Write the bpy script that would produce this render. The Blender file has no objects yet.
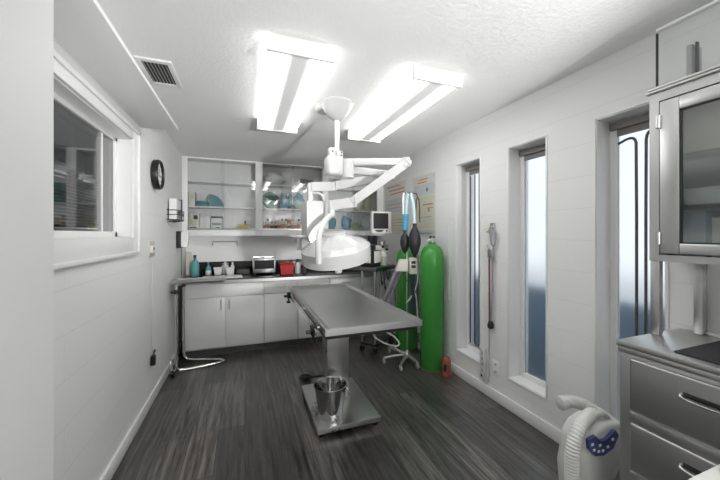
import bpy, bmesh, math, random
from mathutils import Vector, Matrix
random.seed(7)
scene = bpy.context.scene
COL = scene.collection
PI = math.pi

# ------------------------------------------------------------------ materials
def nt(name):
    m = bpy.data.materials.new(name); m.use_nodes = True
    n = m.node_tree.nodes; l = m.node_tree.links
    return m, n, l, n['Principled BSDF']

def mat(name, col, rough=.5, metal=0., bump=0., bscale=60., var=0., spec=None, coat=0.):
    m, n, l, p = nt(name)
    p.inputs['Base Color'].default_value = (*col, 1)
    p.inputs['Roughness'].default_value = rough
    p.inputs['Metallic'].default_value = metal
    if spec is not None: p.inputs['Specular IOR Level'].default_value = spec
    if coat: p.inputs['Coat Weight'].default_value = coat
    tc = n.new('ShaderNodeTexCoord')
    no = n.new('ShaderNodeTexNoise'); no.inputs['Scale'].default_value = bscale; no.inputs['Detail'].default_value = 4
    l.new(tc.outputs['Object'], no.inputs['Vector'])
    if bump:
        b = n.new('ShaderNodeBump'); b.inputs['Strength'].default_value = bump; b.inputs['Distance'].default_value = .01
        l.new(no.outputs['Fac'], b.inputs['Height']); l.new(b.outputs['Normal'], p.inputs['Normal'])
    if var:
        mx = n.new('ShaderNodeMixRGB'); mx.blend_type = 'MIX'
        mx.inputs[1].default_value = (*[c * (1 - var) for c in col], 1)
        mx.inputs[2].default_value = (*[min(1, c * (1 + var)) for c in col], 1)
        l.new(no.outputs['Fac'], mx.inputs[0]); l.new(mx.outputs[0], p.inputs['Base Color'])
    return m

def brushed(name, col, rough, axis=(1, 1, 1), amount=.12):
    m, n, l, p = nt(name)
    p.inputs['Metallic'].default_value = 1.
    tc = n.new('ShaderNodeTexCoord'); mp = n.new('ShaderNodeMapping')
    mp.inputs['Scale'].default_value = axis
    no = n.new('ShaderNodeTexNoise'); no.inputs['Scale'].default_value = 6; no.inputs['Detail'].default_value = 6
    l.new(tc.outputs['Object'], mp.inputs['Vector']); l.new(mp.outputs['Vector'], no.inputs['Vector'])
    mr = n.new('ShaderNodeMapRange'); mr.inputs['To Min'].default_value = rough - amount; mr.inputs['To Max'].default_value = rough + amount
    l.new(no.outputs['Fac'], mr.inputs['Value']); l.new(mr.outputs['Result'], p.inputs['Roughness'])
    mx = n.new('ShaderNodeMixRGB'); mx.inputs[1].default_value = (*[c * .88 for c in col], 1); mx.inputs[2].default_value = (*col, 1)
    l.new(no.outputs['Fac'], mx.inputs[0]); l.new(mx.outputs[0], p.inputs['Base Color'])
    return m

def floor_mat():
    m, n, l, p = nt('dark_planks')
    tc = n.new('ShaderNodeTexCoord'); sp = n.new('ShaderNodeSeparateXYZ'); cb = n.new('ShaderNodeCombineXYZ')
    l.new(tc.outputs['Object'], sp.inputs[0]); l.new(sp.outputs['Y'], cb.inputs['X']); l.new(sp.outputs['X'], cb.inputs['Y'])
    br = n.new('ShaderNodeTexBrick'); l.new(cb.outputs[0], br.inputs['Vector'])
    br.inputs['Scale'].default_value = 1; br.inputs['Brick Width'].default_value = 1.22; br.inputs['Row Height'].default_value = .18
    br.inputs['Mortar Size'].default_value = .0018; br.inputs['Mortar Smooth'].default_value = .3; br.offset = .37
    br.inputs['Color1'].default_value = (.030, .0285, .027, 1); br.inputs['Color2'].default_value = (.088, .083, .077, 1)
    br.inputs['Mortar'].default_value = (.008, .008, .008, 1)
    mp = n.new('ShaderNodeMapping'); mp.inputs['Scale'].default_value = (22, 1.3, 1)
    l.new(tc.outputs['Object'], mp.inputs['Vector'])
    no = n.new('ShaderNodeTexNoise'); no.inputs['Scale'].default_value = 1.6; no.inputs['Detail'].default_value = 9; no.inputs['Roughness'].default_value = .68; no.inputs['Distortion'].default_value = .6
    l.new(mp.outputs[0], no.inputs['Vector'])
    rp = n.new('ShaderNodeValToRGB'); rp.color_ramp.elements[0].position = .38; rp.color_ramp.elements[0].color = (.22, .22, .22, 1)
    rp.color_ramp.elements[1].position = .66; rp.color_ramp.elements[1].color = (2.5, 2.45, 2.38, 1)
    l.new(no.outputs['Fac'], rp.inputs[0])
    mx = n.new('ShaderNodeMixRGB'); mx.blend_type = 'MULTIPLY'; mx.inputs[0].default_value = 1
    l.new(br.outputs['Color'], mx.inputs[1]); l.new(rp.outputs[0], mx.inputs[2]); l.new(mx.outputs[0], p.inputs['Base Color'])
    mr = n.new('ShaderNodeMapRange'); mr.inputs['To Min'].default_value = .24; mr.inputs['To Max'].default_value = .40
    p.inputs['Coat Weight'].default_value = .5; p.inputs['Specular IOR Level'].default_value = .6; p.inputs['Coat Roughness'].default_value = .3
    l.new(no.outputs['Fac'], mr.inputs['Value']); l.new(mr.outputs[0], p.inputs['Roughness'])
    b = n.new('ShaderNodeBump'); b.inputs['Strength'].default_value = .12; b.inputs['Distance'].default_value = .004
    l.new(no.outputs['Fac'], b.inputs['Height']); l.new(b.outputs[0], p.inputs['Normal'])
    return m

def block_mat(name, col):
    # painted concrete block: shallow joints every 0.2 m
    m, n, l, p = nt(name)
    tc = n.new('ShaderNodeTexCoord'); sp = n.new('ShaderNodeSeparateXYZ'); cb = n.new('ShaderNodeCombineXYZ')
    l.new(tc.outputs['Object'], sp.inputs[0])
    ad = n.new('ShaderNodeMath'); ad.operation = 'ADD'; ad.inputs[1].default_value = .035
    l.new(sp.outputs['Z'], ad.inputs[0])
    l.new(sp.outputs['Y'], cb.inputs['X']); l.new(ad.outputs[0], cb.inputs['Y'])
    br = n.new('ShaderNodeTexBrick'); l.new(cb.outputs[0], br.inputs['Vector'])
    br.inputs['Scale'].default_value = 1; br.inputs['Brick Width'].default_value = 3.4; br.inputs['Row Height'].default_value = .2
    br.inputs['Mortar Size'].default_value = .0022; br.inputs['Mortar Smooth'].default_value = .6
    for k in ('Color1', 'Color2'): br.inputs[k].default_value = (*col, 1)
    br.inputs['Mortar'].default_value = (*[c * .88 for c in col], 1)
    l.new(br.outputs['Color'], p.inputs['Base Color'])
    p.inputs['Roughness'].default_value = .55
    no = n.new('ShaderNodeTexNoise'); no.inputs['Scale'].default_value = 45; no.inputs['Detail'].default_value = 5
    l.new(tc.outputs['Object'], no.inputs['Vector'])
    b = n.new('ShaderNodeBump'); b.inputs['Strength'].default_value = .12; b.inputs['Distance'].default_value = .004
    l.new(no.outputs['Fac'], b.inputs['Height'])
    b2 = n.new('ShaderNodeBump'); b2.inputs['Strength'].default_value = .22; b2.inputs['Distance'].default_value = .004; b2.invert = True
    l.new(br.outputs['Fac'], b2.inputs['Height']); l.new(b.outputs[0], b2.inputs['Normal']); l.new(b2.outputs[0], p.inputs['Normal'])
    return m

def glass_mat(name, tint=(1, 1, 1), refl=.10, rough=.02):
    m = bpy.data.materials.new(name); m.use_nodes = True
    n = m.node_tree.nodes; l = m.node_tree.links; n.clear()
    o = n.new('ShaderNodeOutputMaterial'); mx = n.new('ShaderNodeMixShader')
    t = n.new('ShaderNodeBsdfTransparent'); t.inputs[0].default_value = (*tint, 1)
    g = n.new('ShaderNodeBsdfGlossy'); g.inputs['Roughness'].default_value = rough
    lw = n.new('ShaderNodeLayerWeight'); lw.inputs['Blend'].default_value = .35
    ma = n.new('ShaderNodeMath'); ma.operation = 'MULTIPLY_ADD'; ma.inputs[1].default_value = .45; ma.inputs[2].default_value = refl
    l.new(lw.outputs['Fresnel'], ma.inputs[0]); l.new(ma.outputs[0], mx.inputs[0])
    l.new(t.outputs[0], mx.inputs[1]); l.new(g.outputs[0], mx.inputs[2]); l.new(mx.outputs[0], o.inputs[0])
    return m

def frosted_mat():
    m, n, l, p = nt('frosted_glass')
    p.inputs['Base Color'].default_value = (.96, .98, 1, 1)
    p.inputs['Roughness'].default_value = .42
    p.inputs['IOR'].default_value = 1.12
    p.inputs['Transmission Weight'].default_value = 1
    tc = n.new('ShaderNodeTexCoord'); no = n.new('ShaderNodeTexNoise'); no.inputs['Scale'].default_value = 70
    l.new(tc.outputs['Object'], no.inputs['Vector'])
    b = n.new('ShaderNodeBump'); b.inputs['Strength'].default_value = .25; b.inputs['Distance'].default_value = .004
    l.new(no.outputs['Fac'], b.inputs['Height']); l.new(b.outputs[0], p.inputs['Normal'])
    return m

def emit_mat(name, col, s):
    m, n, l, p = nt(name)
    p.inputs['Base Color'].default_value = (.8, .8, .8, 1)
    p.inputs['Emission Color'].default_value = (*col, 1); p.inputs['Emission Strength'].default_value = s
    return m

FILL_L = 56.
TUBE_L, MID_L, SIDE_L = 7.6, .15, 1.4
def lens_mat():
    # prismatic wrap lens of a lit two-tube lamp: bright over each tube
    m, n, l, p = nt('lit_lens')
    p.inputs['Base Color'].default_value = (.8, .8, .8, 1); p.inputs['Roughness'].default_value = .35
    tc = n.new('ShaderNodeTexCoord'); sp = n.new('ShaderNodeSeparateXYZ'); l.new(tc.outputs['Object'], sp.inputs[0])
    a = n.new('ShaderNodeMath'); a.operation = 'ABSOLUTE'; l.new(sp.outputs['X'], a.inputs[0])
    s = n.new('ShaderNodeMath'); s.operation = 'SUBTRACT'; s.inputs[1].default_value = .112; l.new(a.outputs[0], s.inputs[0])
    a2 = n.new('ShaderNodeMath'); a2.operation = 'ABSOLUTE'; l.new(s.outputs[0], a2.inputs[0])
    mr = n.new('ShaderNodeMapRange'); mr.interpolation_type = 'SMOOTHSTEP'
    mr.inputs['From Min'].default_value = .012; mr.inputs['From Max'].default_value = .09
    mr.inputs['To Min'].default_value = 1; mr.inputs['To Max'].default_value = 0
    l.new(a2.outputs[0], mr.inputs['Value'])
    pw = n.new('ShaderNodeMath'); pw.operation = 'POWER'; pw.inputs[1].default_value = 2.2; l.new(mr.outputs[0], pw.inputs[0])
    ma = n.new('ShaderNodeMath'); ma.operation = 'MULTIPLY_ADD'; ma.inputs[1].default_value = TUBE_L; ma.inputs[2].default_value = MID_L
    l.new(pw.outputs[0], ma.inputs[0]); ge = n.new('ShaderNodeMath'); ge.operation = 'GREATER_THAN'; ge.inputs[1].default_value = .165; l.new(a.outputs[0], ge.inputs[0])
    m3 = n.new('ShaderNodeMath'); m3.operation = 'MULTIPLY_ADD'; m3.inputs[1].default_value = SIDE_L; l.new(ge.outputs[0], m3.inputs[0]); l.new(ma.outputs[0], m3.inputs[2])
    l.new(m3.outputs[0], p.inputs['Emission Strength'])
    p.inputs['Emission Color'].default_value = (1, .995, .98, 1)
    return m

M = dict(
    floor=floor_mat(),
    ceiling=mat('stippled_ceiling', (.91, .91, .90), .8, bump=.35, bscale=48),
    wall=block_mat('painted_block', (.83, .83, .825)),
    plain=mat('painted_wall', (.87, .87, .865), .55, bump=.06, bscale=40),
    trim=mat('gloss_white_trim', (.84, .84, .83), .35),
    laminate=mat('white_laminate', (.84, .84, .835), .4, var=.02, bscale=4),
    cabinet=mat('white_painted_wood', (.86, .86, .855), .45),
    counter=mat('black_counter', (.02, .02, .021), .25, var=.3, bscale=90),
    white_metal=mat('white_enamel', (.86, .86, .85), .28),
    white_plastic=mat('white_plastic', (.82, .82, .80), .4),
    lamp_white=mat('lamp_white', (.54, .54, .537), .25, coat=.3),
    cream=mat('cream_plastic', (.72, .70, .62), .45),
    beige=mat('beige_plate', (.60, .57, .50), .5),
    grey_plastic=mat('grey_plastic', (.42, .42, .42), .5),
    pale_grey=mat('pale_grey_plastic', (.66, .66, .64), .45),
    hose=mat('pale_hose', (.70, .70, .68), .5),
    greyhose=mat('grey_hose', (.33, .32, .36), .5),
    darkhose=mat('navy_hose', (.03, .04, .07), .4),
    black=mat('black_plastic', (.012, .012, .013), .4),
    rubber=mat('black_rubber', (.018, .018, .022), .5, var=.2, bscale=20),
    screen=mat('dark_screen', (.02, .02, .02), .55, spec=.25),
    steel=brushed('stainless', (.62, .62, .62), .30, (1, 1, 1)),
    table_steel=brushed('table_steel', (.66, .66, .655), .32, (3, .4, 1), .05),
    cab_steel=brushed('cabinet_steel', (.61, .61, .605), .34, (6, .5, .5), .08),
    drawer_steel=brushed('drawer_steel', (.46, .46, .46), .38, (1, .5, 6), .08),
    chrome=mat('chrome', (.78, .78, .78), .12, 1.),
    dull_chrome=mat('dull_chrome', (.55, .55, .55), .28, 1.),
    green=mat('green_paint', (.048, .29, .046), .24, var=.12, bscale=5),
    brass=mat('brass', (.45, .33, .12), .35, 1.),
    worn=mat('worn_steel', (.28, .24, .12), .5, .6, var=.3),
    orange=mat('rusty_orange', (.29, .085, .05), .45, .15, bump=.2, var=.35, bscale=25),
    red=mat('red_plastic', (.44, .006, .009), .45, spec=.3),
    teal=mat('teal_plastic', (.11, .36, .37), .35),
    teal_cloth=mat('teal_cloth', (.13, .32, .36), .9, bump=.5, bscale=60, var=.2),
    green_cloth=mat('green_cloth', (.02, .22, .14), .9, bump=.4, bscale=60, var=.3),
    blue_bag=mat('blue_wrap', (.22, .42, .52), .3, bump=.7, bscale=25, var=.35),
    pale_bag=mat('pale_wrap', (.50, .60, .60), .3, bump=.7, bscale=25, var=.2),
    olive_bag=mat('olive_wrap', (.42, .43, .30), .4, bump=.7, bscale=22, var=.35),
    white_cloth=mat('white_cloth', (.74, .74, .73), .9, bump=.5, bscale=30),
    grey_cloth=mat('grey_cloth', (.40, .40, .40), .9, bump=.5, bscale=30),
    yellow=mat('yellow_card', (.62, .50, .04), .5),
    paper=mat('paper', (.82, .82, .80), .7),
    label=mat('dark_label', (.06, .07, .08), .5),
    bluegrey=mat('blue_grey_print', (.33, .40, .46), .6),
    orange_label=mat('orange_label', (.55, .22, .10), .5),
    navy=mat('navy_board', (.02, .03, .12), .5),
    blue=mat('blue_tube', (.08, .40, .62), .35),
    pale_blue=mat('pale_blue_tube', (.55, .74, .80), .35),
    brown=mat('brown_tube', (.10, .06, .035), .45),
    panel_blue=mat('blue_panel', (.055, .075, .23), .35),
    poster=mat('poster_paper', (.72, .71, .65), .55),
    poster_grey=mat('poster_print_grey', (.58, .61, .62), .55, var=.1, bscale=14),
    poster_green=mat('poster_print_green', (.64, .65, .52), .55, var=.1, bscale=14),
    poster_tan=mat('poster_print_tan', (.64, .58, .49), .55, var=.1, bscale=14),
    poster_red=mat('poster_print_red', (.60, .27, .18), .55),
    poster_maroon=mat('poster_print_maroon', (.40, .22, .22), .55),
    blind=mat('blind_slat', (.62, .62, .62), .5),
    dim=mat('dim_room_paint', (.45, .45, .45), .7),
    mat_dark=mat('dark_mat', (.02, .02, .022), .8, bump=.6, bscale=160),
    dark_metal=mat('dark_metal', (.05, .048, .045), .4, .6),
    bronze=mat('bronze_bar', (.12, .105, .10), .4, .5),
    shade=mat('shade_fabric', (.22, .21, .20), .7),
    glass=glass_mat('clear_glass', (.95, .955, .955), .035),
    door_glass=glass_mat('reeded_glass', (.88, .91, .91), .14, .12),
    window_glass=glass_mat('dark_window_glass', (.80, .81, .82), .18, .03),
    frosted=frosted_mat(),
    lens=lens_mat(),
    outer_shade=mat('outside_shade_blue', (.19, .27, .35), .8, var=.15, bscale=3),  # bluish shade of the near ground, put into the colour
    ground=mat('outside_concrete', (.55, .56, .58), .9, var=.1, bscale=4),
    eave=mat('outside_eave', (.30, .22, .17), .8),
    red_tube=mat('dark_red_tube', (.22, .05, .07), .4),
    sheet_glass=glass_mat('acrylic_sheet', (.97, .98, .98), .015),
    toe=mat('toe_kick_grey', (.10, .10, .10), .6),
    trolley_steel=brushed('trolley_steel', (.20, .20, .20), .4),
    bucket_steel=mat('bucket_steel', (.52, .52, .52), .10, 1.),
    jar=mat('jar_plastic', (.70, .64, .54), .35),
)

# ------------------------------------------------------------------ mesh builder
INV = {}
class MB:
    """collects shapes in one bmesh; world=True means coordinates are given in the room's frame"""
    def __init__(self): self.bm = bmesh.new()
    def _bev(self, verts, bev, seg):
        if bev:
            es = {e for v in verts for e in v.link_edges}
            bmesh.ops.bevel(self.bm, geom=list(es), offset=bev, segments=seg, profile=.5, affect='EDGES', clamp_overlap=True)
    def box(self, x0, x1, y0, y1, z0, z1, bev=0, seg=2):
        r = bmesh.ops.create_cube(self.bm, size=1)['verts']
        for v in r:
            v.co = Vector(((x0 + x1) / 2 + v.co.x * (x1 - x0), (y0 + y1) / 2 + v.co.y * (y1 - y0), (z0 + z1) / 2 + v.co.z * (z1 - z0)))
        self._bev(r, bev, seg); return self
    def obox(self, c, size, rot=(0, 0, 0), bev=0, seg=2):
        from mathutils import Euler
        R = Euler(rot).to_matrix() if not isinstance(rot, Matrix) else rot
        r = bmesh.ops.create_cube(self.bm, size=1)['verts']
        for v in r: v.co = Vector(c) + R @ Vector((v.co.x * size[0], v.co.y * size[1], v.co.z * size[2]))
        self._bev(r, bev, seg); return self
    def beam(self, p0, p1, w, hgt, bev=0):
        """rectangular bar from p0 to p1, w across (level), hgt up"""
        p0, p1 = Vector(p0), Vector(p1); d = (p1 - p0); L = d.length; d.normalize()
        up = Vector((0, 0, 1))
        if abs(d.dot(up)) > .98: up = Vector((0, 1, 0))
        sd = up.cross(d).normalized(); u2 = d.cross(sd)
        R = Matrix((d, sd, u2)).transposed()
        return self.obox((p0 + p1) / 2, (L, w, hgt), R, bev)
    def ring(self, c, ax, r, n):
        ax = Vector(ax).normalized(); t = Vector((0, 0, 1)) if abs(ax.z) < .9 else Vector((1, 0, 0))
        a = t.cross(ax).normalized(); b = ax.cross(a)
        return [self.bm.verts.new(Vector(c) + a * math.cos(2 * PI * i / n) * r + b * math.sin(2 * PI * i / n) * r) for i in range(n)]
    def skin(self, rings, cap0=True, cap1=True, closed=False):
        n = len(rings[0]); f = self.bm.faces
        pairs = list(zip(rings, rings[1:])) + ([(rings[-1], rings[0])] if closed else [])
        for A, B in pairs:
            for i in range(n):
                f.new((A[i], A[(i + 1) % n], B[(i + 1) % n], B[i]))
        if not closed:
            if cap0: f.new(list(reversed(rings[0])))
            if cap1: f.new(rings[-1])
        return self
    def cyl(self, p0, p1, r0, r1=None, n=20, c0=True, c1=True):
        r1 = r0 if r1 is None else r1; ax = Vector(p1) - Vector(p0)
        return self.skin([self.ring(p0, ax, r0, n), self.ring(p1, ax, r1, n)], c0, c1)
    def lathe(self, prof, o=(0, 0, 0), ax=(0, 0, 1), n=32, cap0=True, cap1=True):
        ax = Vector(ax).normalized()
        return self.skin([self.ring(Vector(o) + ax * z, ax, max(r, .0004), n) for r, z in prof], cap0, cap1)
    def tube(self, pts, r, n=10, sm=0, closed=False, ribs=0, ripple=.12):
        P = [Vector(p) for p in pts]
        for _ in range(sm):   # corner cutting keeps the end points
            Q = [] if closed else [P[0]]
            K = len(P)
            for i in range(K if closed else K - 1):
                A, B = P[i], P[(i + 1) % K]
                Q += [A * .75 + B * .25, A * .25 + B * .75]
            if not closed: Q.append(P[-1])
            P = Q
        if ribs:
            L = [0]
            for A, B in zip(P, P[1:]): L.append(L[-1] + (B - A).length)
            Q = []; tot = L[-1]; N = max(4, int(tot / ribs) * 2)
            for i in range(N + 1):
                s = tot * i / N; j = 0
                while j < len(L) - 2 and L[j + 1] < s: j += 1
                f = 0 if L[j + 1] == L[j] else (s - L[j]) / (L[j + 1] - L[j])
                Q.append(P[j].lerp(P[j + 1], f))
            P = Q
        K = len(P); rings = []; a = None
        for i in range(K):
            if closed: t = P[(i + 1) % K] - P[i - 1]
            else: t = P[min(i + 1, K - 1)] - P[max(i - 1, 0)]
            t.normalize()
            if a is None:
                a = Vector((0, 0, 1)) if abs(t.z) < .9 else Vector((1, 0, 0))
            a = (a - t * a.dot(t)).normalized(); b = t.cross(a)
            rr = (r[i] if isinstance(r, (list, tuple)) else r) * ((1 + ripple * (i % 2 * 2 - 1)) if ribs else 1)
            rings.append([self.bm.verts.new(P[i] + a * math.cos(2 * PI * k / n) * rr + b * math.sin(2 * PI * k / n) * rr) for k in range(n)])
        return self.skin(rings, closed=closed)
    def ell(self, c, r, n=20):
        vs = bmesh.ops.create_uvsphere(self.bm, u_segments=n, v_segments=max(8, n // 2), radius=1)['verts']
        for v in vs: v.co = Vector(c) + Vector((v.co.x * r[0], v.co.y * r[1], v.co.z * r[2]))
        return self
    def blob(self, c, r, seed=0, amt=.18, n=18):
        rnd = random.Random(seed); ph = [rnd.uniform(0, 6.28) for _ in range(6)]
        vs = bmesh.ops.create_uvsphere(self.bm, u_segments=n, v_segments=n // 2 + 2, radius=1)['verts']
        for v in vs:
            x, y, z = v.co
            k = 1 + amt * (math.sin(4 * x + ph[0]) * math.cos(3 * z + ph[1]) + .6 * math.sin(7 * z + ph[2]) * math.sin(6 * x + ph[3]))
            z2 = max(z * k, -1.0); z2 = -1 if z2 < -.72 else z2
            v.co = Vector(c) + Vector((x * k * r[0], y * k * r[1], z2 * r[2]))
        return self
    def prism(self, poly, y0, y1, f=lambda a, b, t: (a, t, b)):
        A = [self.bm.verts.new(f(a, b, y0)) for a, b in poly]; B = [self.bm.verts.new(f(a, b, y1)) for a, b in poly]
        n = len(poly); F = self.bm.faces
        F.new(A); F.new(list(reversed(B)))
        for i in range(n): F.new((A[i], B[i], B[(i + 1) % n], A[(i + 1) % n]))
        return self
    def build(self, name, m, parent=None, loc=None, local=False, ang=35):
        if parent is not None and not local:
            bmesh.ops.transform(self.bm, matrix=INV[parent.name], verts=self.bm.verts)
        elif loc is not None and not local:
            bmesh.ops.translate(self.bm, vec=-Vector(loc), verts=self.bm.verts)
        bmesh.ops.recalc_face_normals(self.bm, faces=self.bm.faces)
        me = bpy.data.meshes.new(name); self.bm.to_mesh(me); self.bm.free()
        me.materials.append(m if not isinstance(m, str) else M[m])
        for p in me.polygons: p.use_smooth = True
        me.set_sharp_from_angle(angle=math.radians(ang))
        o = bpy.data.objects.new(name, me); COL.objects.link(o)
        if loc is not None: o.location = loc
        if parent is not None:
            o.parent = parent
            INV[o.name] = INV[parent.name]
        elif loc is not None: INV[o.name] = Matrix.Translation(-Vector(loc))
        else: INV[o.name] = Matrix.Identity(4)
        return o

def tag(o, label, cat, group=None):
    o['label'] = label; o['category'] = cat
    if group: o['group'] = group
    return o
def thing(name, label, cat, loc, rz=0, group=None):
    o = bpy.data.objects.new(name, None); COL.objects.link(o)
    o.location = loc; o.rotation_euler = (0, 0, rz); o.empty_display_size = .1
    INV[o.name] = (Matrix.Translation(Vector(loc)) @ Matrix.Rotation(rz, 4, 'Z')).inverted()
    return tag(o, label, cat, group)
def struct(o):
    o['kind'] = 'structure'; return o
def dup(root, loc, label, rz=None, group=None):
    r = root.copy(); COL.objects.link(r); r.location = loc
    if rz is not None: r.rotation_euler = (0, 0, rz)
    r['label'] = label
    if group: r['group'] = group
    for ch in list(root.children):
        c = ch.copy(); COL.objects.link(c); c.parent = r
        for g in list(ch.children):
            d = g.copy(); COL.objects.link(d); d.parent = c
    return r

# ------------------------------------------------------------------ dimensions of the room
XL, XR, YB, YF, H = -.735, 1.981, 4.62, -1.9, 2.44
WT = .21            # wall thickness on the window side
wins = [(2.251, 2.583), (1.596, 1.928), (.932, 1.264)]
WZ0, WZ1 = .25, 2.092

struct(MB().box(XL - .5, XR + WT, YF - .15, YB + .15, -.1, 0).build('floor', 'floor'))
m = MB().prism([(YF - .15, H), (2.97, H), (4.333, 2.375), (YB + .15, 2.36), (YB + .15, H + .1), (YF - .15, H + .1)], XL - .5, XR + WT, lambda a, b, t: (t, a, b))
struct(m.build('ceiling', 'ceiling', ang=10))
struct(MB().box(XL - .5, XR + WT, YB, YB + .15, 0, H).build('wall_back', 'plain'))
struct(MB().box(XL - .5, XR + WT, YF - .15, YF, 0, H).build('wall_front', 'plain'))
# right wall with three tall slots
w = MB(); ys = [YF]
for a, b in sorted(wins): ys += [a, b]
ys.append(YB)
for i in range(0, len(ys), 2): w.box(XR, XR + WT, ys[i], ys[i + 1], 0, H)
for a, b in wins:
    w.box(XR, XR + WT, a, b, 0, WZ0).box(XR, XR + WT, a, b, WZ1, H)
struct(w.build('wall_right', 'wall'))
# left wall with the interior window opening
LW = (1.02, 2.53, 1.38, 2.05)
w = MB(); x0 = XL - .12
w.box(x0, XL, .888, LW[0], 0, H).box(x0, XL, LW[1], YB, 0, H).box(x0, XL, LW[0], LW[1], 0, LW[2]).box(x0, XL, LW[0], LW[1], LW[3], H)
struct(w.build('wall_left', 'wall'))
# thick wall end beside the doorway on the near left
struct(MB().box(XL - .5, -.4, YF, .888, 0, H, .006).build('wall_near', 'plain'))

# baseboards
struct(MB().box(XR - .016, XR, YF, YB, 0, .09, .004).build('baseboard_right', 'trim'))
struct(MB().box(XL, XL + .016, .888, YB, 0, .09, .004).build('baseboard_left', 'trim'))

# ------------------------------------------------------------------ frosted slot windows
def rounded_loop(y0, y1, z0, z1, x, top, n=8):
    c = (y0 + y1) / 2; r = abs(y1 - y0) / 2; P = []
    if top:
        P.append((x, y0, z0)); 
        for i in range(n + 1):
            t = PI * i / n; P.append((x, c - r * math.cos(t) * (1 if y1 > y0 else -1), z1 - r + r * math.sin(t)))
        P.append((x, y1, z0))
    else:
        P.append((x, y0, z1))
        for i in range(n + 1):
            t = PI * i / n; P.append((x, c - r * math.cos(t) * (1 if y1 > y0 else -1), z0 + r - r * math.sin(t)))
        P.append((x, y1, z1))
    return P
for k, (a, b) in enumerate(wins):
    fr = MB(); t = .042; X0, X1 = 2.098, 2.13
    fr.box(X0, X1, a, a + t, WZ0, WZ1, .003).box(X0, X1, b - t, b, WZ0, WZ1, .003)
    fr.box(X0, X1, a + t, b - t, WZ0, WZ0 + t, .003).box(X0, X1, a + t, b - t, WZ1 - t, WZ1, .003)
    wf = struct(fr.build('window_%d' % (k + 1), 'trim'))
    MB().box(2.112, 2.117, a + t, b - t, WZ0 + t, WZ1 - t).build('pane', 'frosted', wf)
    MB().box(2.08, 2.108, a + .01, b - .01, 2.03, 2.075, .006).box(2.103, 2.107, a + .025, b - .025, 1.99, 2.035).build('roller_shade', 'shade', wf)
    if k == 0:
        MB().tube(rounded_loop(2.46, 2.40, .32, 1.985, 2.103, False), .006, 8).tube([(2.103, 2.525, .32), (2.103, 2.525, 1.98)], .006, 8).build('guard_bar', 'bronze', wf)
    if k == 2:
        MB().tube([(2.103, 1.215, 1.945), (2.103, 1.16, 1.965), (2.103, 1.132, 1.955), (2.103, 1.122, 1.92), (2.103, 1.122, .32)], .0075, 8, sm=1).build('guard_bar', 'bronze', wf)
        MB().tube([(2.103, .99, 2.0), (2.103, 1.05, 1.985), (2.103, 1.072, 1.965), (2.103, 1.078, 1.92), (2.103, 1.078, .32)], .0075, 8, sm=1).build('guard_bar', 'bronze', wf)
    lr = MB().box(XR + .001, 2.10, b - .005, b - .0005, WZ0 + .001, WZ1 - .001).box(XR + .001, 2.10, a + .0005, a + .005, WZ0 + .001, WZ1 - .001)
    lr.box(XR + .001, 2.10, a + .005, b - .005, WZ0 + .0005, WZ0 + .006).box(XR + .001, 2.10, a + .005, b - .005, WZ1 - .006, WZ1 - .0005)
    lr.build('liner', 'trim', wf)
    # white painted liner with a thin raised edge round the slot
    ln = MB(); e = .012
    for s in ((a - e, a, WZ0 - e, WZ1 + e), (b, b + e, WZ0 - e, WZ1 + e)): ln.box(XR - .006, XR, s[0], s[1], s[2], s[3], .002)
    ln.box(XR - .006, XR, a, b, WZ0 - e, WZ0, .002).box(XR - .006, XR, a, b, WZ1, WZ1 + e, .002)
    struct(ln.build('trim_%d' % (k + 1), 'trim'))
# what the frosted panes look out on
o = struct(MB().box(XR + WT, 12, -6, 10, -.14, -.04).build('ground', 'ground'))
o = struct(MB().box(2.75, 2.90, .2, 4.2, -.04, .86).build('wall_shade_outside', 'outer_shade'))  # added low wall; its blue stands in for shaded ground outside
o = struct(MB().box(XR + WT, 2.60, -.4, 4.2, 2.50, 2.58).build('trim_eave', 'eave'))

# ------------------------------------------------------------------ interior window on the left wall
cs = MB(); cw = .105
y0, y1, z0, z1 = LW
cs.box(XL, XL + .018, y1, y1 + .112, z0 - .11, z1 + .08, .004).box(XL, XL + .018, y0 - .1, y0, z0 - .11, z1 + .08, .004)
cs.box(XL, XL + .018, y0, y1, z1, z1 + .08, .004).box(XL, XL + .018, y0, y1, z0 - .11, z0, .004)
cs.box(XL + .016, XL + .026, y0 - .1, y1 + .112, z0 - .118, z0 - .095, .003)
cs.box(XL + .016, XL + .03, y1 + .085, y1 + .112, z0 - .11, z1 + .08, .003)
cs.box(XL + .016, XL + .03, y0 - .1, y1 + .112, z1 + .055, z1 + .08, .003)
wf = struct(cs.build('window_4', 'trim'))
sx0, sx1 = XL - .105, XL - .075; t = .04
s = MB().box(sx0, sx1, y1 - t, y1, z0, z1, .004).box(sx0, sx1, y0, y0 + t, z0, z1, .004).box(sx0, sx1, y0, y1, z0, z0 + t, .004).box(sx0, sx1, y0, y1, z1 - .03, z1, .004)
s.box(sx0 + .008, sx1 - .008, 2.31, 2.328, z0 + t, z1 - .03, .002)
s.build('sash', 'trim', wf)
MB().box(XL - .09, XL - .086, y0 + t, y1 - t, z0 + t, z1 - .03).build('pane', 'window_glass', wf)
lr = MB().box(XL - .075, XL - .001, y1 - .004, y1 - .0005, z0 + .001, z1 - .001).box(XL - .075, XL - .001, y0 + .001, y1 - .004, z0 + .0005, z0 + .006).box(XL - .075, XL - .001, y0 + .001, y1 - .004, z1 - .006, z1 - .0005)
lr.build('liner', 'trim', wf)
bl = MB()
for i in range(34):
    z = z0 + .04 + i * .018
    bl.obox((XL - .17, (y0 + y1) / 2, z), (.017, y1 - y0 - .02, .0012), (0, .5, 0))
bl.box(XL - .19, XL - .15, y0 + .01, y1 - .01, z1 - .03, z1, .003)
b = bl.build('venetian_blind', 'blind', wf)
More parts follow.
